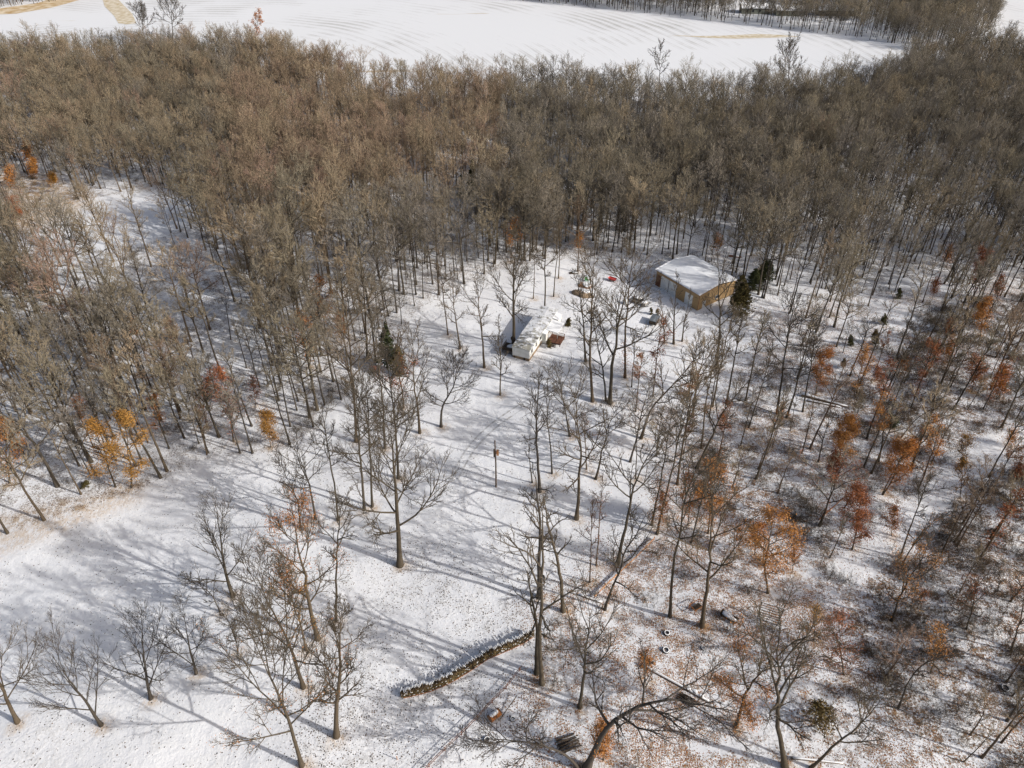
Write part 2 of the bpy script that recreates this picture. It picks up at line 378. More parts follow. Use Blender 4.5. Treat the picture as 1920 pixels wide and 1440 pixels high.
for nme, lim in (('pond', 0.02), ('trail', 0.12), ('lane', 0.15), ('open', 0.22)):
    q = S(nme, 2); brush = np.where(q > 0.5, np.minimum(brush, lim), brush)
leaf = np.where(S('pond', 2) > 0.5, 0.03, leaf); leaf = np.where(S('trail', 2) > 0.5, 0.12, leaf)
tan = np.maximum.reduce([0.95 * S('pondtan', 8), 0.55 * S('edgetan', 3), 0.18 * S('litter2', 4)])
brush = np.where(fy > 330, np.minimum(brush, 0.45), brush)
def grid_mesh(name, X, Y, Z, mats, attrs):
    ny, nx = X.shape; V = np.stack((X.ravel(), Y.ravel(), Z.ravel()), 1)
    i = (np.arange(ny - 1) * nx)[:, None] + np.arange(nx - 1)[None, :]
    F = np.stack((i, i + 1, i + nx + 1, i + nx), -1).reshape(-1, 4)
    me = new_mesh(name, V, [F], mats, smooth=True)
    for k, v in attrs.items():
        a = me.attributes.new(k, 'FLOAT', 'POINT'); a.data.foreach_set('value', np.asarray(v, np.float32))
    return me
ground = link('ground', grid_mesh('ground', MX, MY, terr(MX, MY), [snow_ground_mat()], dict(leaf=leaf, brush=brush, tan=tan, warm=np.clip(warm, 0, 1))))
tag(ground, 'thin snow over leaf litter and dead grass in and round the woods', kind='structure')

def sheet(name, pts, z, m, label):
    P = gpoly(pts); V = np.column_stack((P, np.full(len(P), z)))
    me = bpy.data.meshes.new(name); me.from_pydata([tuple(v) for v in V], [], [list(range(len(V)))]); me.materials.append(m); me.update()
    if me.polygons[0].normal.z < 0: me.flip_normals()
    return tag(link(name, me), label, kind='structure')
def field_mat():
    m = mat('field_snow', (0.85, 0.85, 0.86), 0.7, 0.15); t = NT(m); p = t.pos()
    # drill rows curving round a far corner of the field
    sub = t.n('VectorMath', operation='SUBTRACT'); t.l(p, sub.inputs[0]); sub.inputs[1].default_value = (-190, 330, 0)
    wv = t.n('TexWave', wave_type='RINGS', rings_direction='Z', wave_profile='SIN'); t.l(sub.outputs[0], wv.inputs['Vector'])
    wv.inputs['Scale'].default_value = 0.05; wv.inputs['Distortion'].default_value = 9.0; wv.inputs['Detail'].default_value = 3; wv.inputs['Detail Scale'].default_value = 0.25
    w2 = t.n('TexWave', wave_type='RINGS', rings_direction='Z', wave_profile='SIN'); t.l(sub.outputs[0], w2.inputs['Vector'])
    w2.inputs['Scale'].default_value = 0.16; w2.inputs['Distortion'].default_value = 7.0; w2.inputs['Detail'].default_value = 3; w2.inputs['Detail Scale'].default_value = 0.2
    big = t.noise(p, 0.012, 4, 0.6); fine = t.noise(p, 0.6, 3, 0.6)
    rows = t.math('MULTIPLY', t.math('ADD', t.math('MULTIPLY', wv.outputs['Fac'], 0.6), t.math('MULTIPLY', w2.outputs['Fac'], 0.4)), t.maprange(big, 0.40, 0.66, 0.0, 1.0))
    f = t.maprange(t.math('ADD', t.math('MULTIPLY', rows, 0.8), t.math('MULTIPLY', fine, 0.3)), 0.35, 0.95)
    c = t.mix(f, (0.76, 0.765, 0.775), (0.40, 0.385, 0.36))
    st = t.n('Mapping'); st.inputs['Scale'].default_value = (0.012, 0.085, 1.0); t.l(p, st.inputs[0])
    pat = t.noise(st.outputs[0], 1.0, 4, 0.6)
    c = t.mix(t.maprange(pat, 0.66, 0.72, 0, 0.8), c, (0.50, 0.40, 0.27))
    t.l(c, t.b.inputs['Base Color']); t.bump(t.math('ADD', rows, t.math('MULTIPLY', fine, 0.3)), 0.5, 0.25)
    return m
sheet('field', [(-400, 122), (0, 114), (300, 106), (470, 97), (525, 110), (700, 148), (850, 166), (1000, 172), (1300, 175), (1500, 175), (1640, 168), (1730, 116), (1745, 104), (1690, 90), (1600, 75), (1430, 55), (1240, 32), (1050, 14), (850, -2), (600, -14), (330, -10), (-40, 12), (-400, 60)], 0.05, field_mat(), 'wide snow covered field with curving drill rows beyond the wood')
M_STUB = noisy('stubble', (0.50, 0.40, 0.24), (0.72, 0.66, 0.56), 0.35, 0.9, detail=5)
sheet('stubble_strip', [(190, -8), (215, -8), (232, 10), (248, 26), (256, 44), (236, 46), (222, 44), (214, 30), (196, 12)], 0.12, M_STUB, 'tan strip of bare stubble crossing the snowy field')
sheet('stubble_patch', [(1252, 66), (1310, 68), (1360, 67), (1420, 64), (1470, 66), (1500, 69), (1450, 71), (1380, 73), (1320, 71)], 0.12, M_STUB, 'thin tan patch of bare stubble in the snowy field')
sheet('lane', [(-60, 30), (30, 26), (100, 14), (150, 0), (175, -10), (120, -10), (70, 6), (0, 16), (-60, 18)], 0.12, noisy('tan_grass', (0.45, 0.30, 0.14), (0.70, 0.60, 0.45), 0.2, 0.9, detail=4), 'tan grassy lane along the far edge of the field')
sheet('far_field', [(1890, 60), (1870, 30), (1868, -30), (2300, -30), (2300, 80), (1930, 84)], 0.05, bpy.data.materials['field_snow'], 'snowy field beyond the far wood')

# ------------------------------------------------------------------ trees placed one by one
def world_path(base, pts):
    """photo pixels along the trunk -> offsets from the base, in the upright plane through the base"""
    return np.array([(0, 0, 0)] + [at_plane(x, y, base[1]) - base for x, y in pts])
TREES = []      # (object, base xyz, style) of single trees, for the labels
def put_tree(name, cat, base, tm, cm, label, group=None, scale=1.0, rot=0.0, tint=0.3, lm=None, lean=(0, 0)):
    e = empty(name, base, 0); e.rotation_euler = (lean[0], lean[1], rot); e.scale = (scale,) * 3
    a = link('trunk', tm, e); b = link('crown', cm, e); a['tint'] = tint; b['tint'] = tint
    if lm is not None: link('leaves', lm, e)
    tag(e, label, cat, group); TREES.append((e, np.array(base)))
    return e
seed = 100
def hero(bx, by, pts, style, label, tint=0.3, leaves=None, name='bare_tree', cat='tree', Hx=1.0, **kw):
    global seed
    seed += 1
    base = g(bx, by); path = world_path(base, pts); H = path[-1][2]
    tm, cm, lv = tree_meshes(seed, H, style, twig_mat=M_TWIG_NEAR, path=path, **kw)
    lm = None
    if leaves:
        m, count, size, zlo, zhi, cl = leaves
        V, F = leaves_for(seed, lv, int(count * 3.4), size * 0.80, zlo, zhi, clump=cl * 0.3, spread=0.45); lm = new_mesh('leaves', V, [F], [m])
    return put_tree(name, cat, base - np.array((0, 0, 0.05)), tm, cm, label, tint=tint, lm=lm)
Y4 = dict(twig=0.0095); YF = dict(twig=0.0065)
# --- lower left clearing
hero(190, 1360, [(165, 1325), (95, 1225)], 'yard', 'small leafless yard tree forked from the base, leftmost whole tree on the snowy lawn', 0.1, nmul=0.9, **YF)
hero(283, 1310, [(276, 1285), (262, 1172)], 'yard', 'small dark leafless tree with a long low limb, between two other lawn trees', 0.0, nmul=0.9, **YF)
hero(368, 1263, [(362, 1240), (345, 1148)], 'yard', 'smallest round-crowned bare lawn tree, behind the low-limbed one', 0.1, nmul=0.9, **YF)
hero(437, 1118, [(425, 1085), (400, 945)], 'yard', 'leafless lawn tree with slanting trunk and fan of limbs, farthest out on the snow', 0.4, Lmul=0.85, nmul=0.9, **YF)
hero(413, 1147, [(395, 1115), (338, 1070)], 'sapling', 'low leafless tree leaning hard left beside the fan-limbed lawn tree', 0.2, **Y4)
hero(446, 1222, [(442, 1195), (420, 1145)], 'sapling', 'short twiggy sapling on snow near the orange-leaved lawn trees', 0.5, **Y4)
hero(33, 1354, [(15, 1320), (-40, 1190)], 'yard', 'leaning lawn tree cut by the left edge of the picture', 0.5, nmul=0.9, **YF)
hero(596, 1198, [(575, 1120), (545, 945)], 'spread', 'lawn tree with a tuft of orange leaves left high in its crown', 0.5, leaves=(M_LEAF_O, 900, 0.16, 0.5, 0.95, 0.75), Lmul=0.75, **Y4)
hero(574, 1219, [(560, 1150), (520, 1060)], 'sapling', 'slender lawn tree with golden leaves along its stem', 0.6, leaves=(M_LEAF_G, 420, 0.15, 0.2, 0.9, 0.7), **Y4)
hero(569, 1289, [(545, 1215), (470, 1050)], 'spread', 'many-limbed lawn tree leaning left below the golden-leaved sapling', 0.45, rmul=0.85, Lmul=0.9, **Y4)
hero(631, 1380, [(628, 1330), (650, 1125)], 'spread', 'narrow upright lawn tree with a pair of tall stems', 0.5, Lmul=0.55, **Y4)
hero(566, 1436, [(545, 1360), (480, 1160)], 'spread', 'big many-limbed tree at the bottom edge with a few orange leaves', 0.4, rmul=0.72, leaves=(M_LEAF_O, 300, 0.14, 0.3, 0.7, 0.7), nmul=1.15, Lmul=0.95, **Y4)
hero(630, 1164, [(628, 1080), (640, 930)], 'slim', 'slim straight tree behind the orange-tufted lawn tree', 0.3, **Y4)
hero(592, 974, [(580, 910), (548, 815)], 'oak', 'tree with a crooked top and drooping left limbs at the lawn edge', 0.2, **Y4)
hero(634, 976, [(625, 880), (605, 760)], 'slim', 'tall slim tree just right of the crooked-topped tree', 0.3, **Y4)
hero(563, 988, [(558, 940), (520, 870)], 'oak', 'small bent tree under the crooked-topped tree', 0.1, **Y4)
# --- row left of the open strip
hero(750, 1060, [(745, 960), (738, 770)], 'spread', 'large wide-crowned bare tree standing alone beside the open snow strip', 0.4, nmul=1.25, Lmul=1.0, rmul=1.15, **Y4)
hero(683, 956, [(678, 880), (668, 720)], 'forest', 'tall bare tree behind the lone wide-crowned one, left of a twin', 0.3, **Y4)
hero(698, 950, [(694, 870), (690, 700)], 'slim', 'slender twin trunk close behind the lone wide-crowned tree', 0.3, **Y4)
hero(747, 897, [(742, 820), (728, 660)], 'forest', 'dark upright bare tree directly behind the lone wide-crowned tree', 0.1, **Y4)
hero(722, 841, [(715, 760), (700, 590)], 'slim', 'slim bare tree in the row, behind the dark upright one', 0.3, **Y4)
hero(668, 828, [(665, 740), (648, 545)], 'forest', 'tall straight bare tree at the wood edge left of the row', 0.6, **Y4)
hero(827, 800, [(826, 765), (850, 725), (862, 660)], 'spread', 'dark crooked tree with long drooping limbs reaching right over the strip', 0.0, Lmul=1.0, rmul=1.1, **Y4)
hero(787, 812, [(782, 740), (772, 620)], 'oak', 'two-limbed bare tree just left of the crooked drooping tree', 0.6, Lmul=0.8, **Y4)
hero(757, 765, [(752, 700), (748, 610)], 'sapling', 'bare tree with rusty leaves low on its stem beside the dark cedar', 0.8, leaves=(M_LEAF_R, 420, 0.22, 0.1, 0.55, 0.6), **Y4)
hero(908, 689, [(900, 610), (893, 515)], 'oak', 'clean-stemmed bare tree on snow left of the trailer home', 0.6, Lmul=0.75, **Y4)
hero(863, 654, [(853, 590), (845, 510)], 'oak', 'bare tree left of the clean-stemmed one at the wood edge', 0.6, Lmul=0.75, **Y4)
hero(938, 741, [(937, 690), (935, 600)], 'sapling', 'slender small tree in front of the trailer home end', 0.4, Lmul=0.85, **Y4)
hero(963, 648, [(964, 600), (962, 545), (968, 425)], 'spread', 'largest bare tree, its thick trunk against the trailer home', 0.4, nmul=1.2, rmul=1.1, Lmul=0.85, **Y4)
hero(1021, 583, [(1024, 520), (1026, 420)], 'forest', 'tall straight bare tree behind the far end of the trailer home', 0.4, **Y4)
hero(840, 628, [(833, 570), (820, 470)], 'slim', 'slim tree at the wood edge nearest the trailer home', 0.7, **Y4)
hero(1000, 560, [(1003, 500), (1003, 430)], 'pole', 'thin pole-like tree behind the trailer home', 0.6, **Y4)
hero(1038, 556, [(1042, 500), (1046, 415)], 'slim', 'thin tree right of the pole-like one behind the trailer', 0.6, **Y4)
hero(1047, 522, [(1050, 470), (1056, 390)], 'slim', 'slim tree by the scattered junk behind the trailer', 0.5, **Y4)
hero(1083, 510, [(1084, 460), (1088, 380)], 'forest', 'brown-trunked tree behind the scattered yard junk', 0.8, **Y4)
# --- yard between trailer and barn
hero(1098, 678, [(1092, 610), (1085, 500)], 'oak', 'dark forked yard tree right of the brown deck', 0.1, Lmul=0.7, **Y4)
hero(1111, 753, [(1105, 640), (1118, 470)], 'forest', 'tallest straight tree in the yard, tan trunk in front of the junk', 0.6, **Y4)
hero(1143, 756, [(1150, 690), (1160, 615), (1195, 480)], 'oak', 'big twin-stemmed tree with wide sweeping limbs in mid yard', 0.3, nmul=1.2, Lmul=0.95, rmul=1.15, **Y4)
hero(1136, 752, [(1132, 690), (1118, 640), (1110, 580)], 'sapling', 'smaller left stem rising beside the big twin-stemmed yard tree', 0.3, **Y4)
hero(1172, 708, [(1176, 600), (1187, 470)], 'forest', 'tall tree with a rusty patch at its foot, behind the twin-stemmed one', 0.7, leaves=(M_LEAF_R, 160, 0.2, 0.0, 0.3, 0.5), **Y4)
hero(1202, 822, [(1218, 768), (1258, 718), (1330, 640)], 'oak', 'thick leaning tree bent to the right, trunk lit tan by the sun', 0.6, Lmul=0.75, rmul=1.05, **Y4)
hero(1012, 922, [(1008, 840), (1008, 690)], 'oak', 'dark upright bare tree right of the utility pole', 0.0, Lmul=0.6, **Y4)
hero(1035, 888, [(1032, 800), (1030, 690)], 'pole', 'thin dark pole tree right of the dark upright tree', 0.1, **Y4)
hero(998, 905, [(994, 870), (990, 828)], 'snag', 'short broken dead stem beside the dark upright tree', 0.1, **Y4)
hero(1068, 818, [(1060, 760), (1045, 690)], 'oak', 'crooked small tree behind the tan spreading oak', 0.2, **Y4)
hero(1081, 973, [(1088, 900), (1088, 840), (1080, 710)], 'oak', 'spreading oak with a pale tan trunk and a long limb to the right', 0.5, nmul=1.1, Lmul=0.9, **Y4)
hero(1100, 880, [(1097, 830), (1090, 770)], 'sapling', 'small tree with some rusty leaves behind the tan spreading oak', 0.7, leaves=(M_LEAF_R, 90, 0.18, 0.2, 0.8, 0.6), **Y4)
hero(1117, 898, [(1135, 820), (1165, 740)], 'oak', 'bare tree leaning right between the tan oak and the thick leaning tree', 0.4, Lmul=0.8, **Y4)
hero(1192, 898, [(1194, 830), (1190, 760)], 'pole', 'thin crooked stem behind the right-leaning forked tree', 0.3, **Y4)
hero(1056, 1146, [(1050, 1075), (1030, 990), (1022, 925)], 'snag', 'thick tree with a curved trunk at the far end of the firewood row', 0.4, rmul=0.95, **Y4)
hero(1016, 1282, [(1016, 1200), (1018, 1100), (1012, 940)], 'snag', 'vine-clad tree at the near end of the firewood row', 0.4, rmul=0.68, nmul=1.3, Lmul=1.2, **Y4)
hero(1006, 1262, [(1008, 1180), (1000, 1090), (985, 1060)], 'snag', 'broken-topped stem hugging the vine-clad tree', 0.3, **Y4)
hero(1011, 1120, [(1009, 1020), (1005, 880)], 'snag', 'dark ragged tree behind the firewood row', 0.0, nmul=1.2, **Y4)
hero(1087, 1326, [(1095, 1250), (1100, 1200), (1115, 1120)], 'oak', 'small crooked oak with ivy lumps near the firewood row', 0.3, Lmul=1.0, **Y4)
hero(1106, 1092, [(1106, 1010), (1112, 930)], 'pole', 'thin reddish stem, left of a matching pair near the plank rail', 0.9, leaves=(M_LEAF_R, 70, 0.15, 0.1, 0.8, 0.6), **Y4)
hero(1118, 1060, [(1124, 990), (1128, 890)], 'pole', 'thin reddish stem, right of a matching pair near the plank rail', 0.9, leaves=(M_LEAF_R, 70, 0.15, 0.1, 0.8, 0.6), **Y4)
hero(1158, 1058, [(1175, 970), (1195, 915), (1250, 800)], 'oak', 'forked tree leaning right above the end of the plank rail', 0.3, Lmul=0.7, **Y4)
hero(1134, 1143, [(1155, 1070), (1185, 1000), (1215, 950)], 'sapling', 'slender slanting tree in front of the plank rail', 0.2, **Y4)
hero(1222, 984, [(1240, 880), (1262, 760)], 'slim', 'dark tall tree among orange leaves, left of two', 0.3, leaves=(M_LEAF_O, 260, 0.16, 0.05, 0.4, 0.6), **Y4)
hero(1232, 1001, [(1256, 890), (1290, 750)], 'slim', 'dark tall tree among orange leaves, right of two', 0.3, leaves=(M_LEAF_O, 260, 0.16, 0.05, 0.4, 0.6), **Y4)
hero(1256, 1156, [(1262, 1050), (1280, 930), (1310, 850)], 'slim', 'long-stemmed slim tree behind the rusty metal frame', 0.3, **Y4)
hero(1316, 1174, [(1324, 1100), (1332, 1010), (1342, 900)], 'oak', 'pale-footed spreading tree among the rusty junk', 0.5, Lmul=0.95, **Y4)
hero(1296, 1018, [(1318, 930), (1340, 850)], 'slim', 'dark slim tree beside the orange oak', 0.2, **Y4)
hero(1270, 908, [(1280, 830), (1310, 700)], 'forest', 'tan-trunked tall tree rising behind the orange leaf patch', 0.6, **Y4)
hero(1314, 840, [(1325, 760), (1348, 640)], 'slim', 'tan slim tree left of the barn-side twin tree', 0.6, **Y4)
hero(1306, 878, [(1350, 780), (1420, 690)], 'oak', 'long tree leaning far right across the slope below the barn', 0.4, Lmul=0.6, **Y4)
hero(1343, 690, [(1350, 620), (1352, 560), (1345, 470)], 'oak', 'large dark twin-topped tree in front of the barn gable', 0.2, Lmul=0.7, **Y4)
hero(1336, 762, [(1350, 690), (1375, 590)], 'forest', 'bare tree just below the barn-side twin tree', 0.5, **Y4)
hero(1404, 802, [(1425, 730), (1450, 650)], 'slim', 'slim tree leaning right on the slope below the barn', 0.3, **Y4)
hero(1457, 776, [(1466, 700), (1490, 560)], 'forest', 'dark tall tree left of the snowy fallen trunk', 0.1, **Y4)
hero(1475, 783, [(1500, 700), (1535, 610)], 'oak', 'forked dark tree beside the snowy fallen trunk', 0.1, Lmul=0.6, **Y4)
hero(1505, 772, [(1512, 720), (1530, 590)], 'slim', 'thin tall tree standing over the snowy fallen trunk', 0.2, **Y4)
hero(1482, 808, [(1490, 760), (1500, 720)], 'pole', 'thin sapling in front of the snowy fallen trunk', 0.5, **Y4)
hero(1534, 866, [(1546, 820), (1560, 780)], 'snag', 'dark limbless leaning stub right of the shaded hollow', 0.1, **Y4)
hero(1647, 865, [(1655, 820), (1660, 760)], 'snag', 'grey dead stem with its top broken off among the brush', 0.2, **Y4)
hero(1664, 802, [(1680, 740), (1725, 640)], 'slim', 'straight slanting tree above the arched tree', 0.3, **Y4)
hero(1690, 820, [(1720, 780), (1765, 758), (1840, 766)], 'pole', 'thin tree arched over to the right in the brush', 0.4, rmul=0.95, **Y4)
hero(1664, 732, [(1690, 670), (1745, 590)], 'forest', 'sturdy dark tree slanting right in the brushy slope', 0.2, **Y4)
hero(1857, 708, [(1872, 675), (1900, 620)], 'slim', 'dark stem by the two rusty oaks at the right', 0.2, **Y4)
hero(1472, 1438, [(1466, 1380), (1462, 1290), (1452, 1140)], 'oak', 'candelabra tree with long bare stems at the bottom edge', 0.4, Lmul=0.75, **Y4)
hero(1520, 1440, [(1570, 1395), (1620, 1350), (1670, 1290)], 'oak', 'tree forking low at the bottom edge, leaning right beside the candelabra tree', 0.4, Lmul=0.7, **Y4)
hero(1684, 1328, [(1705, 1275), (1745, 1235), (1825, 1224)], 'pole', 'dark trunk arching right over the brushy snow, no leaves', 0.1, rmul=1.25, **Y4)
hero(1671, 1164, [(1690, 1115), (1750, 1010)], 'sapling', 'slanting dark tree with thin orange leaves on snow', 0.2, leaves=(M_LEAF_O, 620, 0.15, 0.15, 0.9, 0.5), **Y4)
hero(1812, 1180, [(1825, 1130), (1835, 1085)], 'sapling', 'small tree with a kinked trunk and rusty leaves at the right', 0.3, leaves=(M_LEAF_R, 260, 0.15, 0.2, 0.9, 0.6), **Y4)
hero(1896, 1222, [(1910, 1170), (1925, 1100)], 'sapling', 'dark red-leaved small tree at the right edge', 0.2, leaves=(M_LEAF_R, 420, 0.16, 0.2, 0.9, 0.5), **Y4)
hero(1888, 1352, [(1915, 1310), (1960, 1240)], 'slim', 'leaning dark trunk cut by the right edge', 0.1, rmul=1.6, **Y4)
hero(1688, 1046, [(1715, 960), (1745, 880)], 'slim', 'left stem of two slanting trees below the snowy trail', 0.2, **Y4)
hero(1692, 1058, [(1722, 1000), (1790, 960)], 'sapling', 'right stem of two slanting trees below the snowy trail', 0.2, leaves=(M_LEAF_O, 120, 0.15, 0.3, 0.9, 0.6), **Y4)
hero(1655, 925, [(1680, 870), (1725, 815)], 'slim', 'slim tree rising out of the big rusty round oak', 0.3, **Y4)
# bent oak over the junk, low limbs sweeping both ways
hero(1100, 1440, [(1120, 1395), (1160, 1345), (1220, 1316), (1300, 1310), (1370, 1338)], 'oak', 'thick dark oak bent low over the junk, orange sprouts under it', 0.0, rmul=1.5, Lmul=0.95, nmul=1.15, **Y4)
# --- trees still holding leaves
def leafy(bx, by, pts, mat_, count, size, label, style='sapling', zlo=0.1, zhi=1.0, cl=0.35, tint=0.5, **kw):
    hero(bx, by, pts, style, label, tint, leaves=(mat_, count, size, zlo, zhi, cl), name='oak_sapling', cat='oak', twig=0.012, **kw)
leafy(247, 914, [(243, 860), (235, 775)], M_LEAF_G, 1900, 0.19, 'tall golden-leaved beech at the edge of the snowy lawn, right of two')
leafy(217, 913, [(200, 870), (180, 785)], M_LEAF_G, 1500, 0.19, 'darker golden beech at the edge of the snowy lawn, left of two', tint=0.4)
leafy(508, 838, [(504, 815), (497, 775)], M_LEAF_G, 1500, 0.18, 'short bushy golden beech at the wood edge')
leafy(438, 828, [(428, 770), (410, 695)], M_LEAF_R, 900, 0.2, 'red-leaved young oak in the wood edge', cl=0.6)
leafy(388, 800, [(378, 750), (392, 705)], M_LEAF_R, 500, 0.2, 'sparse red-leaved sapling left of the red young oak', cl=0.65)
leafy(308, 812, [(296, 780), (285, 745)], M_LEAF_O, 420, 0.2, 'sparse orange sapling between the golden beeches and the red oak', cl=0.6)
leafy(18, 905, [(12, 850), (5, 790)], M_LEAF_O, 700, 0.2, 'orange sapling at the left edge of the lawn wood', cl=0.5)
leafy(580, 690, [(575, 640), (560, 585)], M_LEAF_O, 600, 0.24, 'faded orange oak in the left wood, lower of two', cl=0.5)
leafy(610, 620, [(605, 575), (598, 525)], M_LEAF_O, 520, 0.25, 'slim orange oak in the left wood, upper of two', cl=0.5)
leafy(1530, 738, [(1535, 705), (1550, 655)], M_LEAF_O, 1500, 0.18, 'bright orange oak by the snowy fallen trunk')
leafy(1605, 745, [(1612, 700), (1628, 655)], M_LEAF_O, 800, 0.18, 'thin orange oak right of the bright one', cl=0.5)
leafy(1572, 868, [(1580, 830), (1592, 785)], M_LEAF_O, 2300, 0.19, 'round golden-brown oak right of the shaded hollow', tint=0.3)
leafy(1567, 905, [(1565, 880), (1568, 850)], M_LEAF_R, 1300, 0.18, 'rusty low oak below the round golden-brown one', tint=0.3)
leafy(1655, 928, [(1680, 890), (1700, 825)], M_LEAF_O, 2000, 0.18, 'large orange-brown oak with a slanting stem left of the trail')
leafy(1598, 1030, [(1606, 985), (1612, 925)], M_LEAF_R, 2400, 0.17, 'dense dark rust round oak in mid slope', cl=0.2)
leafy(1672, 1005, [(1672, 985), (1676, 955)], M_LEAF_O, 600, 0.16, 'small orange oak right of the dark rust one')
leafy(1440, 1112, [(1436, 1060), (1450, 960)], M_LEAF_O, 2400, 0.17, 'tall copper oak standing over the slatted rack', cl=0.25)
leafy(1328, 1000, [(1335, 940), (1330, 870)], M_LEAF_O, 1700, 0.17, 'bright copper oak among dark stems right of the tan trunk', cl=0.35)
leafy(1290, 985, [(1295, 935), (1290, 890)], M_LEAF_O, 700, 0.17, 'low copper oak left of the bright one', cl=0.5)
leafy(1380, 1362, [(1392, 1320), (1425, 1260), (1500, 1230)], M_LEAF_O, 1500, 0.16, 'leaning oak with orange leaves clothing its lower trunk', zlo=0.0, zhi=0.72, style='oak', rmul=1.3, cl=0.2)
leafy(1582, 1265, [(1576, 1200), (1572, 1160)], M_LEAF_R, 700, 0.15, 'small wine-red oak beside a thin bare stem')
leafy(1745, 1262, [(1752, 1225), (1755, 1180)], M_LEAF_O, 500, 0.16, 'pale orange sapling behind the arching dark trunk', cl=0.4)
leafy(1838, 630, [(1842, 600), (1846, 560)], M_LEAF_O, 1100, 0.22, 'orange-brown oak, uppermost of the rusty oaks at the right')
leafy(1822, 735, [(1828, 705), (1832, 670)], M_LEAF_R, 900, 0.2, 'darker rusty oak at the right, left of a pair')
leafy(1868, 748, [(1875, 720), (1882, 690)], M_LEAF_O, 1200, 0.2, 'orange-brown oak at the right, right of a pair')
leafy(1825, 555, [(1835, 510), (1845, 470)], M_LEAF_R, 1100, 0.24, 'tall rusty oak near the right edge of the wood', cl=0.4)
leafy(1870, 565, [(1872, 545), (1878, 520)], M_LEAF_R, 600, 0.2, 'low rusty oak beside the tall rusty one')
leafy(1800, 935, [(1802, 900), (1806, 860)], M_LEAF_G, 300, 0.17, 'small golden sapling beside the snowy trail', cl=0.3)
leafy(1812, 868, [(1812, 845), (1812, 820)], M_LEAF_G, 500, 0.16, 'narrow golden sapling over the snowy trail', cl=0.2)
leafy(1745, 690, [(1750, 670), (1755, 640)], M_LEAF_R, 400, 0.2, 'rusty sapling in the brush above the arched tree')
leafy(1775, 680, [(1780, 660), (1785, 640)], M_LEAF_O, 400, 0.2, 'orange sapling right of the rusty one in the brush')
leafy(1345, 478, [(1345, 460), (1345, 440)], M_LEAF_O, 260, 0.25, 'thin red-orange sapling behind the barn')
leafy(575, 420, [(575, 400), (573, 378)], M_LEAF_G, 800, 0.3, 'golden tree beside a dark cedar deep in the wood')
leafy(612, 352, [(612, 340), (610, 318)], M_LEAF_O, 700, 0.3, 'orange tree in the wood above the golden one')
leafy(932, 205, [(932, 190), (931, 168)], M_LEAF_O, 800, 0.42, 'bright orange tree near the field edge of the wood')
leafy(345, 362, [(345, 350), (344, 332)], M_LEAF_O, 600, 0.3, 'orange tree at the far right of the snowy pond')
leafy(30, 415, [(28, 400), (25, 375)], M_LEAF_R, 1500, 0.32, 'broad rusty tree left of the snowy pond', cl=0.2)
leafy(680, 320, [(680, 308), (680, 290)], M_LEAF_O, 500, 0.32, 'pale orange tree in the middle of the brown wood')
leafy(478, 85, [(481, 50), (484, 22)], M_LEAF_O, 320, 0.45, 'rust-red tree on the field edge of the wood', cl=0.1)
leafy(50, 305, [(50, 290), (48, 268)], M_LEAF_O, 500, 0.35, 'orange tree above the snowy pond, left wood')
leafy(958, 490, [(960, 460), (965, 418)], M_LEAF_O, 420, 0.28, 'faded orange tree behind the largest bare tree', cl=0.5, style='forest')
leafy(1085, 470, [(1086, 455), (1088, 438)], M_LEAF_O, 300, 0.28, 'small orange tree behind the scattered junk')

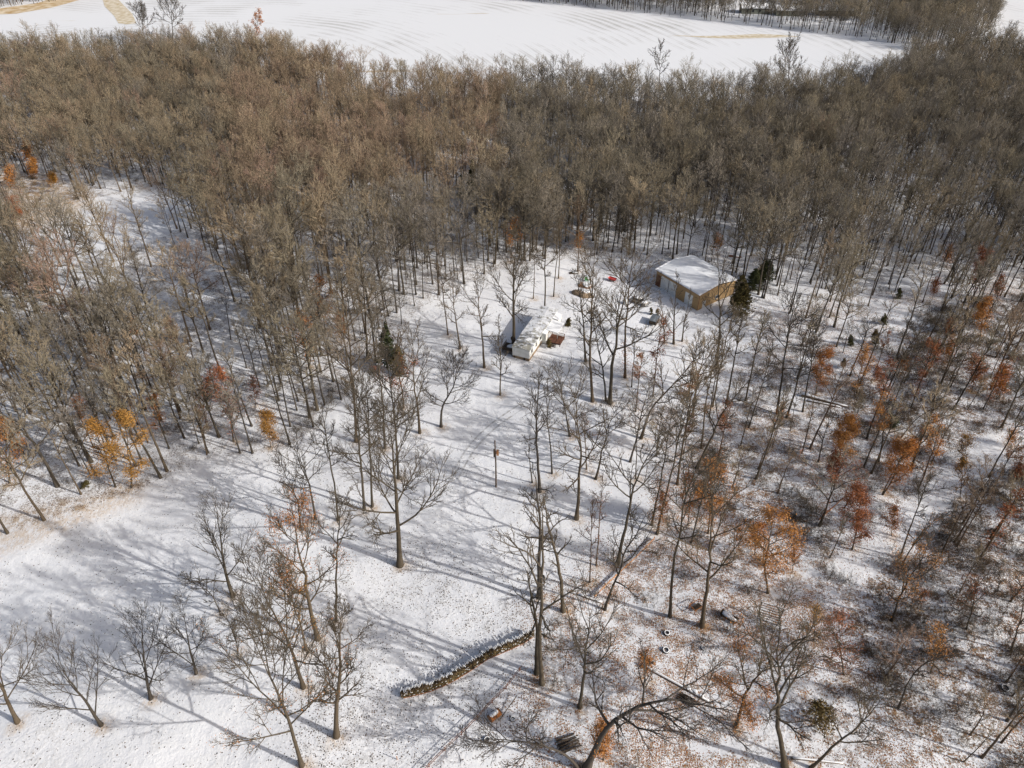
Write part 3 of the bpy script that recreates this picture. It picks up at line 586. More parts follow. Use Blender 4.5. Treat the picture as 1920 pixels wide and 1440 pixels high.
for a_ in ((1132, 1425, 1128, 1362, M_LEAF_O, 1300, 0.15, 'thick orange sprouts under the bent dark oak'),
           (1214, 1268, 1210, 1226, M_LEAF_O, 600, 0.15, 'low brown-orange sprout clump at the upper end of the straight snowy beam'),
           (1526, 1200, 1530, 1140, M_LEAF_G, 420, 0.14, 'pale tan leafy bush right of the slatted rack'),
           (1485, 1075, 1490, 1030, M_LEAF_O, 420, 0.15, 'thin orange sapling just right of the tall copper oak'),
           (1243, 975, 1240, 925, M_LEAF_R, 500, 0.16, 'low rusty sapling among the two dark tall trees'),
           (1375, 1035, 1385, 990, M_LEAF_O, 360, 0.16, 'sparse copper sapling by the dark brush patch'),
           (1905, 900, 1912, 868, M_LEAF_R, 420, 0.17, 'rusty bush at the right edge past the snowy trail'),
           (1893, 835, 1898, 808, M_LEAF_O, 420, 0.17, 'orange bush at the right edge above the snowy trail'),
           (1778, 625, 1784, 600, M_LEAF_R, 360, 0.19, 'low rusty sapling in the upper brush patch'),
           (1748, 560, 1756, 525, M_LEAF_R, 420, 0.2, 'dull rusty sapling beside the upper snowy lane'),
           (1775, 500, 1782, 462, M_LEAF_O, 420, 0.22, 'dull orange tree high in the open wood at the right'),
           (1690, 700, 1697, 672, M_LEAF_O, 300, 0.18, 'sparse orange sapling under the sturdy slanting tree'),
           (1640, 715, 1646, 690, M_LEAF_R, 300, 0.17, 'wispy rusty sapling right of the thin orange oak'),
           (1720, 1140, 1735, 1105, M_LEAF_R, 200, 0.14, 'small sparse rusty sapling on open snow'),
           (1415, 1040, 1420, 985, M_LEAF_O, 700, 0.16, 'copper sapling behind the tall copper oak'),
           (62, 335, 62, 300, M_LEAF_O, 900, 0.26, 'pale orange tree on the tan bank by the pond, left of a pair'),
           (100, 352, 98, 325, M_LEAF_G, 700, 0.26, 'pale orange tree on the tan bank by the pond, right of a pair'),
           (20, 352, 18, 312, M_LEAF_O, 900, 0.28, 'orange tree at the left edge above the pond bank'),
           (640, 640, 637, 590, M_LEAF_O, 260, 0.2, 'sparse orange sapling in the left wood near the spruce'),
           (320, 640, 316, 600, M_LEAF_R, 260, 0.22, 'sparse rusty sapling deep in the left wood'),
           (250, 640, 246, 598, M_LEAF_O, 260, 0.22, 'sparse orange sapling deep in the left wood'),
           (480, 760, 474, 705, M_LEAF_R, 260, 0.18, 'thin rusty sapling behind the short bushy beech'),
           (150, 800, 146, 745, M_LEAF_O, 260, 0.2, 'thin orange sapling behind the darker golden beech')):
    leafy(a_[0], a_[1], [((a_[0] + a_[2]) / 2, (a_[1] + a_[3]) / 2), (a_[2], a_[3])], a_[4], a_[5], a_[6], a_[7], cl=0.4)

hero(266, 78, [(266, 50), (264, 12)], 'spread', 'spreading bare tree silhouetted on the far field, left of two', 0.2, Lmul=1.4, twig=0.022)
hero(324, 72, [(322, 40), (320, -8)], 'spread', 'taller spreading bare tree silhouetted on the far field, right of two', 0.2, Lmul=1.4, twig=0.022)
hero(1238, 172, [(1236, 125), (1240, 80)], 'oak', 'gnarled bare tree rising above the wood edge at the field', 0.2, Lmul=0.95, twig=0.02)
hero(1480, 172, [(1478, 130), (1478, 82)], 'spread', 'pale fan-shaped tree rising above the wood edge at the field', 0.4, Lmul=1.3, twig=0.02)
hero(1085, 1440, [(1060, 1412), (1000, 1392), (930, 1384), (870, 1392)], 'oak', 'dark fallen treetop spreading bare branches left of the bent oak', 0.0, rmul=1.1, Lmul=1.0, nmul=1.3, **Y4)
hero(1700, 352, [(1702, 315), (1712, 250)], 'spread', 'large dark forked tree standing out in the open wood at the right', 0.1, Lmul=1.1, rmul=1.3, twig=0.018)
hero(1408, 480, [(1420, 440), (1440, 370)], 'oak', 'broad bare tree behind the barn-side cedars', 0.2, Lmul=0.9, twig=0.014)

hero(1246, 642, [(1244, 600), (1236, 548)], 'yard', 'thin multi-stemmed bare shrub before the barn doors, left of three', 0.5, Lmul=0.4, nmul=0.8, **YF)
hero(1263, 645, [(1264, 590), (1270, 515)], 'yard', 'tallest multi-stemmed bare shrub before the barn doors, middle of three', 0.5, Lmul=0.4, nmul=0.8, **YF)
hero(1279, 640, [(1283, 600), (1296, 545)], 'yard', 'thin multi-stemmed bare shrub before the barn doors, right of three', 0.4, Lmul=0.4, nmul=0.8, **YF)
# bare earth melted out round the foot of each single tree
ring = np.zeros_like(fx)
for o_, b_ in TREES:
    rr2 = np.hypot(fx - b_[0] - 0.3, fy - b_[1] + 0.2); ring = np.maximum(ring, np.clip(1.7 - rr2, 0, 1))
at_ = ground.data.attributes['tan']; at_.data.foreach_set('value', np.maximum(tan, 0.75 * ring).astype(np.float32))

def track(pts, label, wd=0.34, gap=1.55):
    P = np.array([g(*p)[:2] for p in pts]); 
    for _ in range(3):
        Q = np.empty((2 * len(P) - 1, 2)); Q[::2] = P; Q[1::2] = (P[1:] + P[:-1]) / 2; Q[1:-1] = 0.25 * Q[:-2] + 0.5 * Q[1:-1] + 0.25 * Q[2:]; P = Q
    T = np.gradient(P, axis=0); T /= np.linalg.norm(T, axis=1, keepdims=True); Nn = np.column_stack((-T[:, 1], T[:, 0]))
    V, F = [], []; r = np.random.default_rng(len(pts))
    for sd_ in (-gap / 2, gap / 2):
        o = len(V); wv_ = wd * (0.7 + 0.6 * r.random(len(P)))
        for k in range(len(P)):
            for e_ in (-0.5, 0.5):
                q = P[k] + Nn[k] * (sd_ + e_ * wv_[k]); V.append((q[0], q[1], float(terr(q[0], q[1])) + 0.025))
        F += [(o + 2 * k, o + 2 * k + 2, o + 2 * k + 3, o + 2 * k + 1) for k in range(len(P) - 1)]
    me = bpy.data.meshes.new('vehicle_track'); me.from_pydata(V, [], F); me.materials.append(M_RUT); me.update()
    if me.polygons[0].normal.z < 0: me.flip_normals()
    return tag(link('vehicle_track', me), label, kind='structure')
M_RUT = noisy('packed_snow', (0.42, 0.41, 0.40), (0.72, 0.725, 0.74), 1.3, 0.7, detail=4)
track([(1250, 552), (1225, 556), (1195, 580), (1160, 600), (1120, 640), (1080, 700), (1010, 745), (930, 790), (880, 840), (850, 900)], 'pair of faint wheel ruts curving from the barn down to the open strip')
track([(1236, 545), (1205, 530), (1180, 512), (1160, 525), (1135, 560), (1150, 590)], 'pair of faint wheel ruts looping in front of the barn')
# ------------------------------------------------------------------ the woods
rngF = np.random.default_rng(7)
def scatter(spacing, x0, x1, y0, y1, seed, jit=0.48):
    r = np.random.default_rng(seed); dy = spacing * 0.866
    X, Y = np.meshgrid(np.arange(x0, x1, spacing), np.arange(y0, y1, dy)); X = X + (np.arange(X.shape[0])[:, None] % 2) * spacing / 2
    X = X + r.uniform(-jit, jit, X.shape) * spacing; Y = Y + r.uniform(-jit, jit, Y.shape) * spacing
    return X.ravel(), Y.ravel()
reg('farwoods', [(850, -14), (1000, 4), (1240, 28), (1430, 50), (1600, 70), (1690, 86), (1745, 100), (1800, 100), (1850, 78), (1872, 40), (1850, -40), (1400, -60), (900, -60)])
reg('farleft', [(-80, 24), (60, 8), (160, -4), (330, -14), (300, -60), (-300, -30)])
reg('houses', [(1360, 26), (1500, 36), (1500, 8), (1360, 0)])
houseclear = np.array([g(1010, 640)[:2], g(1305, 560)[:2]])
X, Y = scatter(3.25, -420, 430, 40, 620, 5)
hp = np.array([b for _, b in TREES])[:, :2]
keep = np.zeros(len(X)); infr = inside(PW['forestedge'], X, Y)
keep[infr] = 1.0
keep[inside(PW['clear'], X, Y)] = 0
mr = inside(reg('midright', [(1190, 700), (1290, 730), (1400, 730), (1390, 760), (1360, 790), (1300, 850), (1320, 1000), (1190, 1000), (1150, 850)]), X, Y); keep[mr] = 0.36; keep[inside(reg('barnfront', [(1180, 590), (1300, 560), (1450, 560), (1480, 720), (1300, 730), (1190, 700)]), X, Y)] = 0
keep[inside(PW['pond'], X, Y)] = 0; keep[inside(PW['pondtan'], X, Y)] *= 0.12
keep[inside(PW['open'], X, Y)] *= 0.85
q = inside(PW['right'], X, Y); keep[q] *= 0.23; py0 = proj(np.column_stack((X, Y, np.zeros_like(X))))[0][:, 1]; keep[q & (py0 < 780)] *= 1.7
keep[inside(PW['trail'], X, Y)] = 0; keep[inside(PW['lane'], X, Y)] *= 0.1
keep[inside(PW['litter'], X, Y)] = 0
# patchy thinning so light shows through
pt = 0.5 + 0.5 * np.sin(X * 0.045 + 1.3) * np.cos(Y * 0.038 + 0.4) + 0.3 * np.sin(X * 0.11 + Y * 0.09)
keep *= np.clip(0.52 + 0.55 * pt, 0.22, 1)
py_ = proj(np.column_stack((X, Y, np.zeros_like(X))))[0]
keep *= np.where(py_[:, 0] < 900, np.clip(1.0 - (py_[:, 1] - 330) / 160, 0.60, 1), 1)
keep[inside(reg('pondfront', [(40, 440), (430, 440), (400, 620), (120, 640)]), X, Y)] *= 0.28
keep[inside(PW['farwoods'], X, Y)] = 0.62; keep[inside(PW['farleft'], X, Y)] = 0.6
keep[inside(PW['houses'], X, Y)] *= 0.15; keep[inside(reg('housefront', [(1370, 46), (1620, 58), (1620, 26), (1370, 20)]), X, Y)] *= 0.6
d = np.min(np.hypot(X[:, None] - hp[None, :, 0], Y[:, None] - hp[None, :, 1]), 1)
keep[d < 3.2] = 0
P, zc = proj(np.column_stack((X, Y, np.zeros_like(X))))
vis = (P[:, 0] > -90) & (P[:, 0] < 2130) & (P[:, 1] > -75) & (P[:, 1] < 1560)
sel = (rngF.random(len(X)) < keep) & vis
X, Y, PX = X[sel], Y[sel], P[sel]
Z = terr(X, Y); DST = np.sqrt(X ** 2 + Y ** 2 + CAM_H ** 2)
n = len(X); print('forest trees', n)
isR = inside(PW['right'], X, Y) | inside(PW['midright'], X, Y); isO = inside(PW['open'], X, Y)
# heights, kinds, tints by stand
Ht = np.clip(rngF.normal(19.5, 3.6, n), 9, 27)
Ht[isR] = np.clip(rngF.normal(16.5, 4.0, isR.sum()), 6, 23); Ht[isO] = np.clip(rngF.normal(19, 2.5, isO.sum()), 12, 25)
fark = np.clip((560 - PX[:, 1]) / 260, 0, 1); Ht *= 1 - 0.30 * fark
low = rngF.random(n) < 0.16; Ht[low] *= 0.6
u = rngF.random(n)
kind = np.where(u < 0.36, 0, np.where(u < 0.55, 1, np.where(u < 0.68, 2, 3)))     # forest, slim, pole, oak
kind[isO] = np.where(u[isO] < 0.25, 0, np.where(u[isO] < 0.85, 1, 2)); kind[isR] = np.where(u[isR] < 0.2, 0, np.where(u[isR] < 0.7, 1, np.where(u[isR] < 0.85, 2, 3)))
blob = 0.5 + 0.5 * np.sin(X * 0.021 + 0.6) * np.cos(Y * 0.017 - 0.8) + 0.25 * np.sin(X * 0.05 - Y * 0.04)
tint = np.clip(blob * 0.55 + rngF.normal(0.10, 0.24, n), 0, 1)
lt = PX[:, 0] < 420; tint[lt] = np.clip(0.46 + rngF.normal(0, 0.24, lt.sum()), 0, 1)
rb = (PX[:, 0] > 450) & (PX[:, 0] < 950) & (PX[:, 1] > 120) & (PX[:, 1] < 420); tint[rb] = np.clip(tint[rb] * 0.4 + 0.55 + rngF.normal(0, 0.1, rb.sum()), 0, 1)
rt = (PX[:, 0] > 950) & (PX[:, 1] < 520); tint[rt] = np.clip(0.24 + rngF.normal(0, 0.16, rt.sum()), 0, 1)
nl = (PX[:, 0] < 900) & (PX[:, 1] > 430); u2 = rngF.random(n)
kind[nl] = np.where(u2[nl] < 0.34, 0, np.where(u2[nl] < 0.72, 1, np.where(u2[nl] < 0.92, 2, 3)))
VAR_N = 20.0
NEAR = {}
for k, (stn, cnt) in enumerate((('forest', 6), ('slim', 6), ('pole', 4), ('oak', 5))):
    NEAR[k] = [tree_meshes(500 + 20 * k + j, VAR_N, stn, twig=0.011, rmul=1.3)[:2] for j in range(cnt)]
order = np.argsort(DST); inview = (PX[:, 0] > -20) & (PX[:, 0] < 1940) & (PX[:, 1] < 1450)
cand = [i for i in order if inview[i]]
N_SINGLE = 205
single = set(cand[:N_SINGLE]); rest = np.array([i for i in range(n) if i not in single])
KN = ['tall bare tree', 'slim bare tree', 'thin pole-like bare tree', 'crooked bare tree'] + [w_ + (' with orange leaves' ) for w_ in ('tall oak tree', 'slim oak tree', 'thin oak tree', 'crooked oak tree')]
LAND = []          # landmarks for telling the woodland trees apart, filled with the hero objects below
for o, b in TREES:
    if o['category'] == 'oak' : LAND.append((o['label'], b))
fill = []
LEAFV = {}
for k in range(4):
    stn, cnt = (('forest', 6), ('slim', 6), ('pole', 4), ('oak', 5))[k]; LEAFV[k] = []
    for j in range(2):
        lv = skeleton(500 + 20 * k + j, VAR_N, stn, twig=0.011, rmul=1.3); V_, F_ = leaves_for(500 + k * 20 + j, lv, 1500, 0.17, 0.15, 0.9, 0.4, 0.5)
        LEAFV[k].append(new_mesh('leaves', V_, [F_], [M_LEAF_R if j else M_LEAF_O]))
for i in sorted(single, key=lambda j: DST[j]):
    k = int(kind[i]); lf = isR[i] and PX[i, 1] > 560 and rngF.random() < 0.22; vq = int(rngF.integers(0, 2 if lf else len(NEAR[k]))); tm, cm = NEAR[k][vq]
    e = put_tree('bare_tree', 'tree', (X[i], Y[i], Z[i] - 0.05), tm, cm, 'x', scale=Ht[i] / VAR_N, rot=rngF.random() * 6.28, tint=float(tint[i]), lean=tuple(rngF.normal(0, 0.035, 2)))
    if lf:
        link('leaves', LEAFV[k][vq], e); e.name = 'oak_tree'; e['category'] = 'oak'; k += 4
    fill.append((e, i, k))
# labels for the single woodland trees: by the leafy tree they stand closest to, else by stand
import re
used = set()
LM = [(lab.split(',')[0], b) for lab, b in LAND]
avail = {e.name: (e, i, k) for e, i, k in fill}
ORD = ['closest', 'second closest', 'third closest']
for lab, b in LM:
    for k in range(8):
        near = sorted(((math.hypot(X[i] - b[0], Y[i] - b[1]), e.name) for e, i, kk in fill if kk == k))[:3]
        for r_, (dd, nm) in enumerate(near):
            if nm in avail and dd < 22:
                txt = f"{KN[k]} {ORD[r_]} to the {lab}"
                if len(re.findall(r"[A-Za-z0-9'-]+", txt)) <= 16 and txt not in used:
                    avail[nm][0]['label'] = txt; used.add(txt); avail.pop(nm)
def stand(i):
    x, y = PX[i]
    if 1100 < x < 1440 and 560 < y < 1010 and isR[i]: return 'on the slope below the barn'
    if isR[i]: return 'on the brushy slope ' + ('above the snowy trail' if y < 850 else 'below the snowy trail')
    if isO[i] or x > 1150: return 'in the open wood behind the barn'
    if x > 640: return 'in the wood behind the trailer home'
    return 'in the wood at the left, ' + ('near the snowy lawn' if y > 700 else 'well back from the lawn')
for e, i, k in avail.values():
    e['label'] = f"{KN[k]} {stand(i)}"; e['group'] = f"{KN[k].replace('tree', 'trees')} {stand(i)}"

# everything farther off is one mass of woodland
FAR = []
for k, (stn, cnt) in enumerate((('forest', 5), ('slim', 4), ('pole', 3), ('oak', 6))):
    for j in range(cnt):
        lv = skeleton(900 + 20 * k + j, VAR_N, stn, twig=0.0095, rmul=1.35, Lmul=1.28)
        Va, Fa = merge([tubes(*lv[0], 6), tubes(*lv[1], 4)]); Vb, Fb = merge([tubes(*lv[2], 3), tubes(*lv[3], 3), tubes(*lv[4], 3)])
        Vm = np.concatenate((Va, Vb)); Fm = Fa + [f + len(Va) for f in Fb]; na = sum(len(f) for f in Fa); nb = sum(len(f) for f in Fb)
        me = new_mesh('woodland_tree', Vm, Fm, [M_TRUNK, M_TWIG], midx=np.concatenate((np.zeros(na), np.ones(nb))))
        FAR.append((k, bpy.data.objects.new('woodland_tree_source', me)))
nv = len(FAR)
kidx = {k: [q for q, (kk, _) in enumerate(FAR) if kk == k] for k in range(4)}
def scatter_object(name, PT, rot, scl, idx, tnt, sources, label, cat):
    me = bpy.data.meshes.new(name); me.vertices.add(len(PT)); me.vertices.foreach_set('co', np.asarray(PT, np.float32).ravel())
    a = me.attributes.new('rot', 'FLOAT_VECTOR', 'POINT'); a.data.foreach_set('vector', np.asarray(rot, np.float32).ravel())
    a = me.attributes.new('scl', 'FLOAT', 'POINT'); a.data.foreach_set('value', np.asarray(scl, np.float32))
    a = me.attributes.new('idx', 'INT', 'POINT'); a.data.foreach_set('value', np.asarray(idx, np.int32))
    a = me.attributes.new('tint', 'FLOAT', 'POINT'); a.data.foreach_set('value', np.asarray(tnt, np.float32))
    o = link(name, me); tag(o, label, cat, kind='stuff')
    ng = bpy.data.node_groups.new(name, 'GeometryNodeTree')
    ng.interface.new_socket('Geometry', in_out='INPUT', socket_type='NodeSocketGeometry'); ng.interface.new_socket('Geometry', in_out='OUTPUT', socket_type='NodeSocketGeometry')
    N = ng.nodes; gi = N.new('NodeGroupInput'); go = N.new('NodeGroupOutput')
    iop = N.new('GeometryNodeInstanceOnPoints'); g2i = N.new('GeometryNodeGeometryToInstance')
    for s_ in reversed(sources):
        oi = N.new('GeometryNodeObjectInfo'); oi.inputs['Object'].default_value = s_; oi.transform_space = 'ORIGINAL'
        ng.links.new(oi.outputs['Geometry'], g2i.inputs[0])
    def na(nm, typ):
        x = N.new('GeometryNodeInputNamedAttribute'); x.data_type = typ; x.inputs[0].default_value = nm; return x.outputs[0]
    ng.links.new(gi.outputs[0], iop.inputs['Points']); ng.links.new(g2i.outputs[0], iop.inputs['Instance'])
    iop.inputs['Pick Instance'].default_value = True
    ng.links.new(na('idx', 'INT'), iop.inputs['Instance Index'])
    e2r = N.new('FunctionNodeEulerToRotation'); ng.links.new(na('rot', 'FLOAT_VECTOR'), e2r.inputs[0]); ng.links.new(e2r.outputs[0], iop.inputs['Rotation'])
    ng.links.new(na('scl', 'FLOAT'), iop.inputs['Scale'])
    ng.links.new(iop.outputs[0], go.inputs[0])
    md = o.modifiers.new('scatter', 'NODES'); md.node_group = ng
    return o
m = len(rest)
idx = np.array([kidx[int(kind[i])][int(rngF.integers(0, len(kidx[int(kind[i])])))] for i in rest])
rot = np.column_stack((rngF.normal(0, 0.04, m), rngF.normal(0, 0.04, m), rngF.random(m) * 6.28))
scatter_object('forest', np.column_stack((X[rest], Y[rest], Z[rest] - 0.05)), rot, Ht[rest] / VAR_N, idx, tint[rest], [s_ for _, s_ in FAR], 'leafless grey-brown woodland stretching back to the snowy field', 'forest')

# ------------------------------------------------------------------ low brush
def brush_clump(seed, n, Hh, spread, twig):
    r = np.random.default_rng(seed); b = np.column_stack((r.normal(0, spread, (n, 2)), np.zeros(n))); d = norm(np.column_stack((r.normal(0, 0.42, (n, 2)), np.ones(n))))
    P = grow(r, b, d, Hh * r.uniform(0.4, 1.1, n), 6, 0.1, 0.14); R0 = np.linspace(1, 0.35, 6)[None] * twig * r.uniform(0.8, 1.5, (n, 1))
    Q, RQ, L = spawn(r, P, R0, 6, 0.25, 0.98, 50, 30, Hh * 0.30, 4, 0.2, 0.16, 0.6, twig * 0.5)
    Q2, RQ2, L = spawn(r, Q, RQ, 3, 0.25, 0.95, 48, 30, L.reshape(-1, 1) * 0.6, 3, 0.1, 0.16, 0.6, twig * 0.42)
    return [(P, R0), (Q, RQ), (Q2, RQ2)]
BR = []
for j, (n_, hh, sp_) in enumerate(((16, 1.6, 0.5), (12, 2.2, 0.5), (26, 0.9, 0.8), (9, 2.8, 0.35))):
    lv = brush_clump(60 + j, n_, hh, sp_, 0.016); V, F = merge([tubes(*lv[0], 4), tubes(*lv[1], 3), tubes(*lv[2], 3)])
    BR.append(bpy.data.objects.new('brush_source', new_mesh('brush', V, F, [M_TWIG_NEAR])))
bx_, by_ = scatter(1.7, -230, 300, 42, 260, 21, 0.5)
rr_ = np.random.default_rng(22); pb = np.zeros(len(bx_))
pb[inside(PW['forestedge'], bx_, by_)] = 0.05; pb[inside(PW['right'], bx_, by_)] = 0.24
for nm, v in (('brushA', 0.75), ('brushB', 0.8), ('brushC', 0.62)): pb[inside(PW[nm], bx_, by_)] = v
pb[inside(PW['litter'], bx_, by_)] = 0.07; pb[inside(PW['open'], bx_, by_)] = 0.02
pb[inside(PW['clear'], bx_, by_) & ~inside(PW['litter'], bx_, by_)] = 0
pb *= np.clip(0.75 + 0.7 * np.sin(bx_ * 0.21 + 1) * np.cos(by_ * 0.19) + 0.5 * np.sin(bx_ * 0.5 + by_ * 0.43), 0.1, 1.5)
for nm in ('trail', 'lane', 'pond'): pb[inside(PW[nm], bx_, by_)] = 0
pp, _ = proj(np.column_stack((bx_, by_, 0 * bx_))); ok = (rr_.random(len(bx_)) < pb) & (pp[:, 0] > -60) & (pp[:, 0] < 2000) & (pp[:, 1] < 1520)
bx_, by_ = bx_[ok], by_[ok]; nb_ = len(bx_); print('brush', nb_)
scatter_object('undergrowth', np.column_stack((bx_, by_, terr(bx_, by_) - 0.04)), np.column_stack((rr_.normal(0, 0.1, nb_), rr_.normal(0, 0.1, nb_), rr_.random(nb_) * 6.28)), rr_.uniform(0.6, 1.35, nb_), rr_.choice(4, nb_, p=[0.35, 0.25, 0.3, 0.1]), np.clip(rr_.normal(0.35, 0.3, nb_), 0, 1), BR, 'tangled leafless brush and saplings on the snowy slope and along the wood', 'undergrowth')
# ------------------------------------------------------------------ buildings and the things in the yard
class MB:
    """boxes, prisms, tubes, discs gathered into one mesh"""
    def __init__(s): s.V = []; s.F = []; s.n = 0
    def add(s, V, F):
        V = [tuple(map(float, v)) for v in V]; s.V += V; s.F += [tuple(int(i) + s.n for i in f) for f in F]; s.n += len(V); return s
    def box(s, x0, x1, y0, y1, z0, z1):
        return s.add([(x0, y0, z0), (x1, y0, z0), (x1, y1, z0), (x0, y1, z0), (x0, y0, z1), (x1, y0, z1), (x1, y1, z1), (x0, y1, z1)],
                     [(3, 2, 1, 0), (4, 5, 6, 7), (0, 1, 5, 4), (1, 2, 6, 5), (2, 3, 7, 6), (3, 0, 4, 7)])
    def prism(s, pts, a, b, axis='y'):
        """outline pts (u, z) extruded along axis from a to b"""
        n = len(pts); f = (lambda u, z, t: (u, t, z)) if axis == 'y' else (lambda u, z, t: (t, u, z))
        V = [f(u, z, a) for u, z in pts] + [f(u, z, b) for u, z in pts]
        F = [tuple(range(n)), tuple(range(2 * n - 1, n - 1, -1))] + [(i, i + n, (i + 1) % n + n, (i + 1) % n) for i in range(n)]
        return s.add(V, F)
    def tube(s, pts, r, S=8, cap=True):
        pts = np.array(pts, float); rr = np.full(len(pts), r) if np.isscalar(r) else np.array(r, float)
        V, F = tubes(pts[None], rr[None], S); F = [tuple(f) for f in F]
        if cap: F += [tuple(range(S - 1, -1, -1)), tuple(range(len(V) - S, len(V)))]
        return s.add(V, F)
    def ring(s, c, R0, r, N=20, S=8, axis='z'):
        V, F = [], []
        for i in range(N):
            a = 2 * math.pi * i / N
            for j in range(S):
                b = 2 * math.pi * j / S; q = R0 + r * math.cos(b); v = (q * math.cos(a), q * math.sin(a), r * math.sin(b))
                if axis == 'x': v = (v[2], v[0], v[1])
                if axis == 'y': v = (v[0], v[2], v[1])
                V.append((v[0] + c[0], v[1] + c[1], v[2] + c[2]))
                F.append((i * S + j, ((i + 1) % N) * S + j, ((i + 1) % N) * S + (j + 1) % S, i * S + (j + 1) % S))
        return s.add(V, F)
    def mound(s, c, rx, ry, h, seed=0, N=18, K=6, rough=0.15):
        """a rounded irregular heap sitting on z = c[2]"""
        r = np.random.default_rng(seed); V = []; F = []
        ph = r.random(4) * 6.28
        for k in range(K):
            f = k / (K - 1) * math.pi / 2
            for i in range(N):
                a = 2 * math.pi * i / N
                q = math.cos(f) * (1 + rough * (math.sin(2 * a + ph[0]) + 0.6 * math.sin(3 * a + ph[1]) + 0.4 * math.sin(5 * a + ph[2])))
                V.append((c[0] + rx * q * math.cos(a), c[1] + ry * q * math.sin(a), c[2] + h * math.sin(f) * (1 + rough * 0.5 * math.sin(3 * a + ph[3]))))
        for k in range(K - 1):
            for i in range(N): F.append((k * N + i, k * N + (i + 1) % N, (k + 1) * N + (i + 1) % N, (k + 1) * N + i))
        F.append(tuple((K - 1) * N + i for i in range(N)))
        return s.add(V, F)
    def build(s, name, m, parent=None, smooth=False, bevel=0.0):
        me = bpy.data.meshes.new(name); me.from_pydata(s.V, [], s.F); me.materials.append(m)
        if smooth: me.polygons.foreach_set('use_smooth', [True] * len(me.polygons))
        me.update(); o = link(name, me, parent)
        if bevel: b = o.modifiers.new('bevel', 'BEVEL'); b.width = bevel; b.segments = 2
        return o
def ang(a, b): return math.atan2(b[1] - a[1], b[0] - a[0])

M_SNOW = noisy('snow', (0.80, 0.81, 0.83), (0.88, 0.885, 0.89), 1.5, 0.7, 0.5)
M_WHITE = noisy('white_siding', (0.62, 0.62, 0.58), (0.78, 0.78, 0.75), 0.8, 0.6, 0.0)
M_SKIRT = noisy('old_skirting', (0.20, 0.15, 0.10), (0.36, 0.26, 0.17), 1.5, 0.9)
M_DARKWOOD = noisy('dark_wood', (0.035, 0.028, 0.022), (0.10, 0.075, 0.055), 2.5, 0.9)
M_REDWOOD = noisy('red_brown_decking', (0.10, 0.045, 0.03), (0.20, 0.09, 0.055), 2.0, 0.85)
M_GLASS = mat('window_glass', (0.02, 0.025, 0.03), 0.1, 0.5)
M_TRIM = mat('trim', (0.55, 0.55, 0.52), 0.6)
M_TAN = noisy('tan_metal_siding', (0.36, 0.23, 0.10), (0.44, 0.29, 0.13), 0.5, 0.6)
M_BROWN = noisy('brown_trim', (0.10, 0.045, 0.028), (0.16, 0.07, 0.04), 1.2, 0.7)
M_DOORW = noisy('white_door', (0.60, 0.62, 0.62), (0.70, 0.71, 0.70), 0.6, 0.5)
M_RUST = noisy('rust', (0.16, 0.055, 0.02), (0.36, 0.15, 0.05), 3.0, 0.9, 0.3)
M_RAIL = noisy('rusty_red_rail', (0.10, 0.042, 0.028), (0.28, 0.135, 0.085), 2.0, 0.85)
M_PLANK = noisy('weathered_orange_plank', (0.38, 0.17, 0.07), (0.55, 0.32, 0.18), 1.5, 0.85)
M_POLE = noisy('weathered_pole', (0.09, 0.065, 0.05), (0.19, 0.14, 0.10), 2.5, 0.9)
M_CUT = noisy('cut_wood', (0.05, 0.037, 0.02), (0.27, 0.19, 0.08), 5.0, 0.9, lo=0.42, hi=0.6)
M_LOGBARK = noisy('firewood_bark', (0.04, 0.03, 0.022), (0.16, 0.11, 0.06), 4.0, 0.95)
M_RUBBER = noisy('rubber', (0.02, 0.02, 0.02), (0.06, 0.055, 0.05), 4.0, 0.9)
M_STEEL = noisy('dull_steel', (0.20, 0.20, 0.21), (0.32, 0.32, 0.32), 2.0, 0.5)
M_SLATE = noisy('slate_grey_sheet', (0.13, 0.15, 0.17), (0.20, 0.22, 0.24), 1.0, 0.6)
M_RED = noisy('red_plastic', (0.42, 0.045, 0.04), (0.58, 0.09, 0.08), 1.5, 0.5)
M_GREEN = noisy('green_plastic', (0.03, 0.20, 0.05), (0.05, 0.30, 0.09), 1.5, 0.5)
M_CARB = noisy('silver_tan_paint', (0.30, 0.27, 0.24), (0.38, 0.34, 0.30), 1.0, 0.4, spec=0.5)
def roof_mat():
    m = mat('snow_patched_roof', (0.8, 0.8, 0.82), 0.75); t = NT(m); p = t.obj()
    st = t.n('Mapping'); st.inputs['Scale'].default_value = (0.9, 1.2, 1.0); t.l(p, st.inputs[0])
    f = t.noise(st.outputs[0], 1.1, 4, 0.65); sp = t.n('SeparateXYZ'); t.l(p, sp.inputs[0])
    # the end nearest the lawn has melted most
    th = t.maprange(sp.outputs[1], 0, 11, 0.14, 0.0)
    fac = t.math('MULTIPLY', t.maprange(t.math('ADD', f, th), 0.50, 0.66), 0.85)
    t.l(t.mix(fac, (0.80, 0.81, 0.83), t.mix(f, (0.10, 0.10, 0.07), (0.27, 0.24, 0.17))), t.b.inputs['Base Color']); t.bump(fac, 0.4, 0.05)
    return m
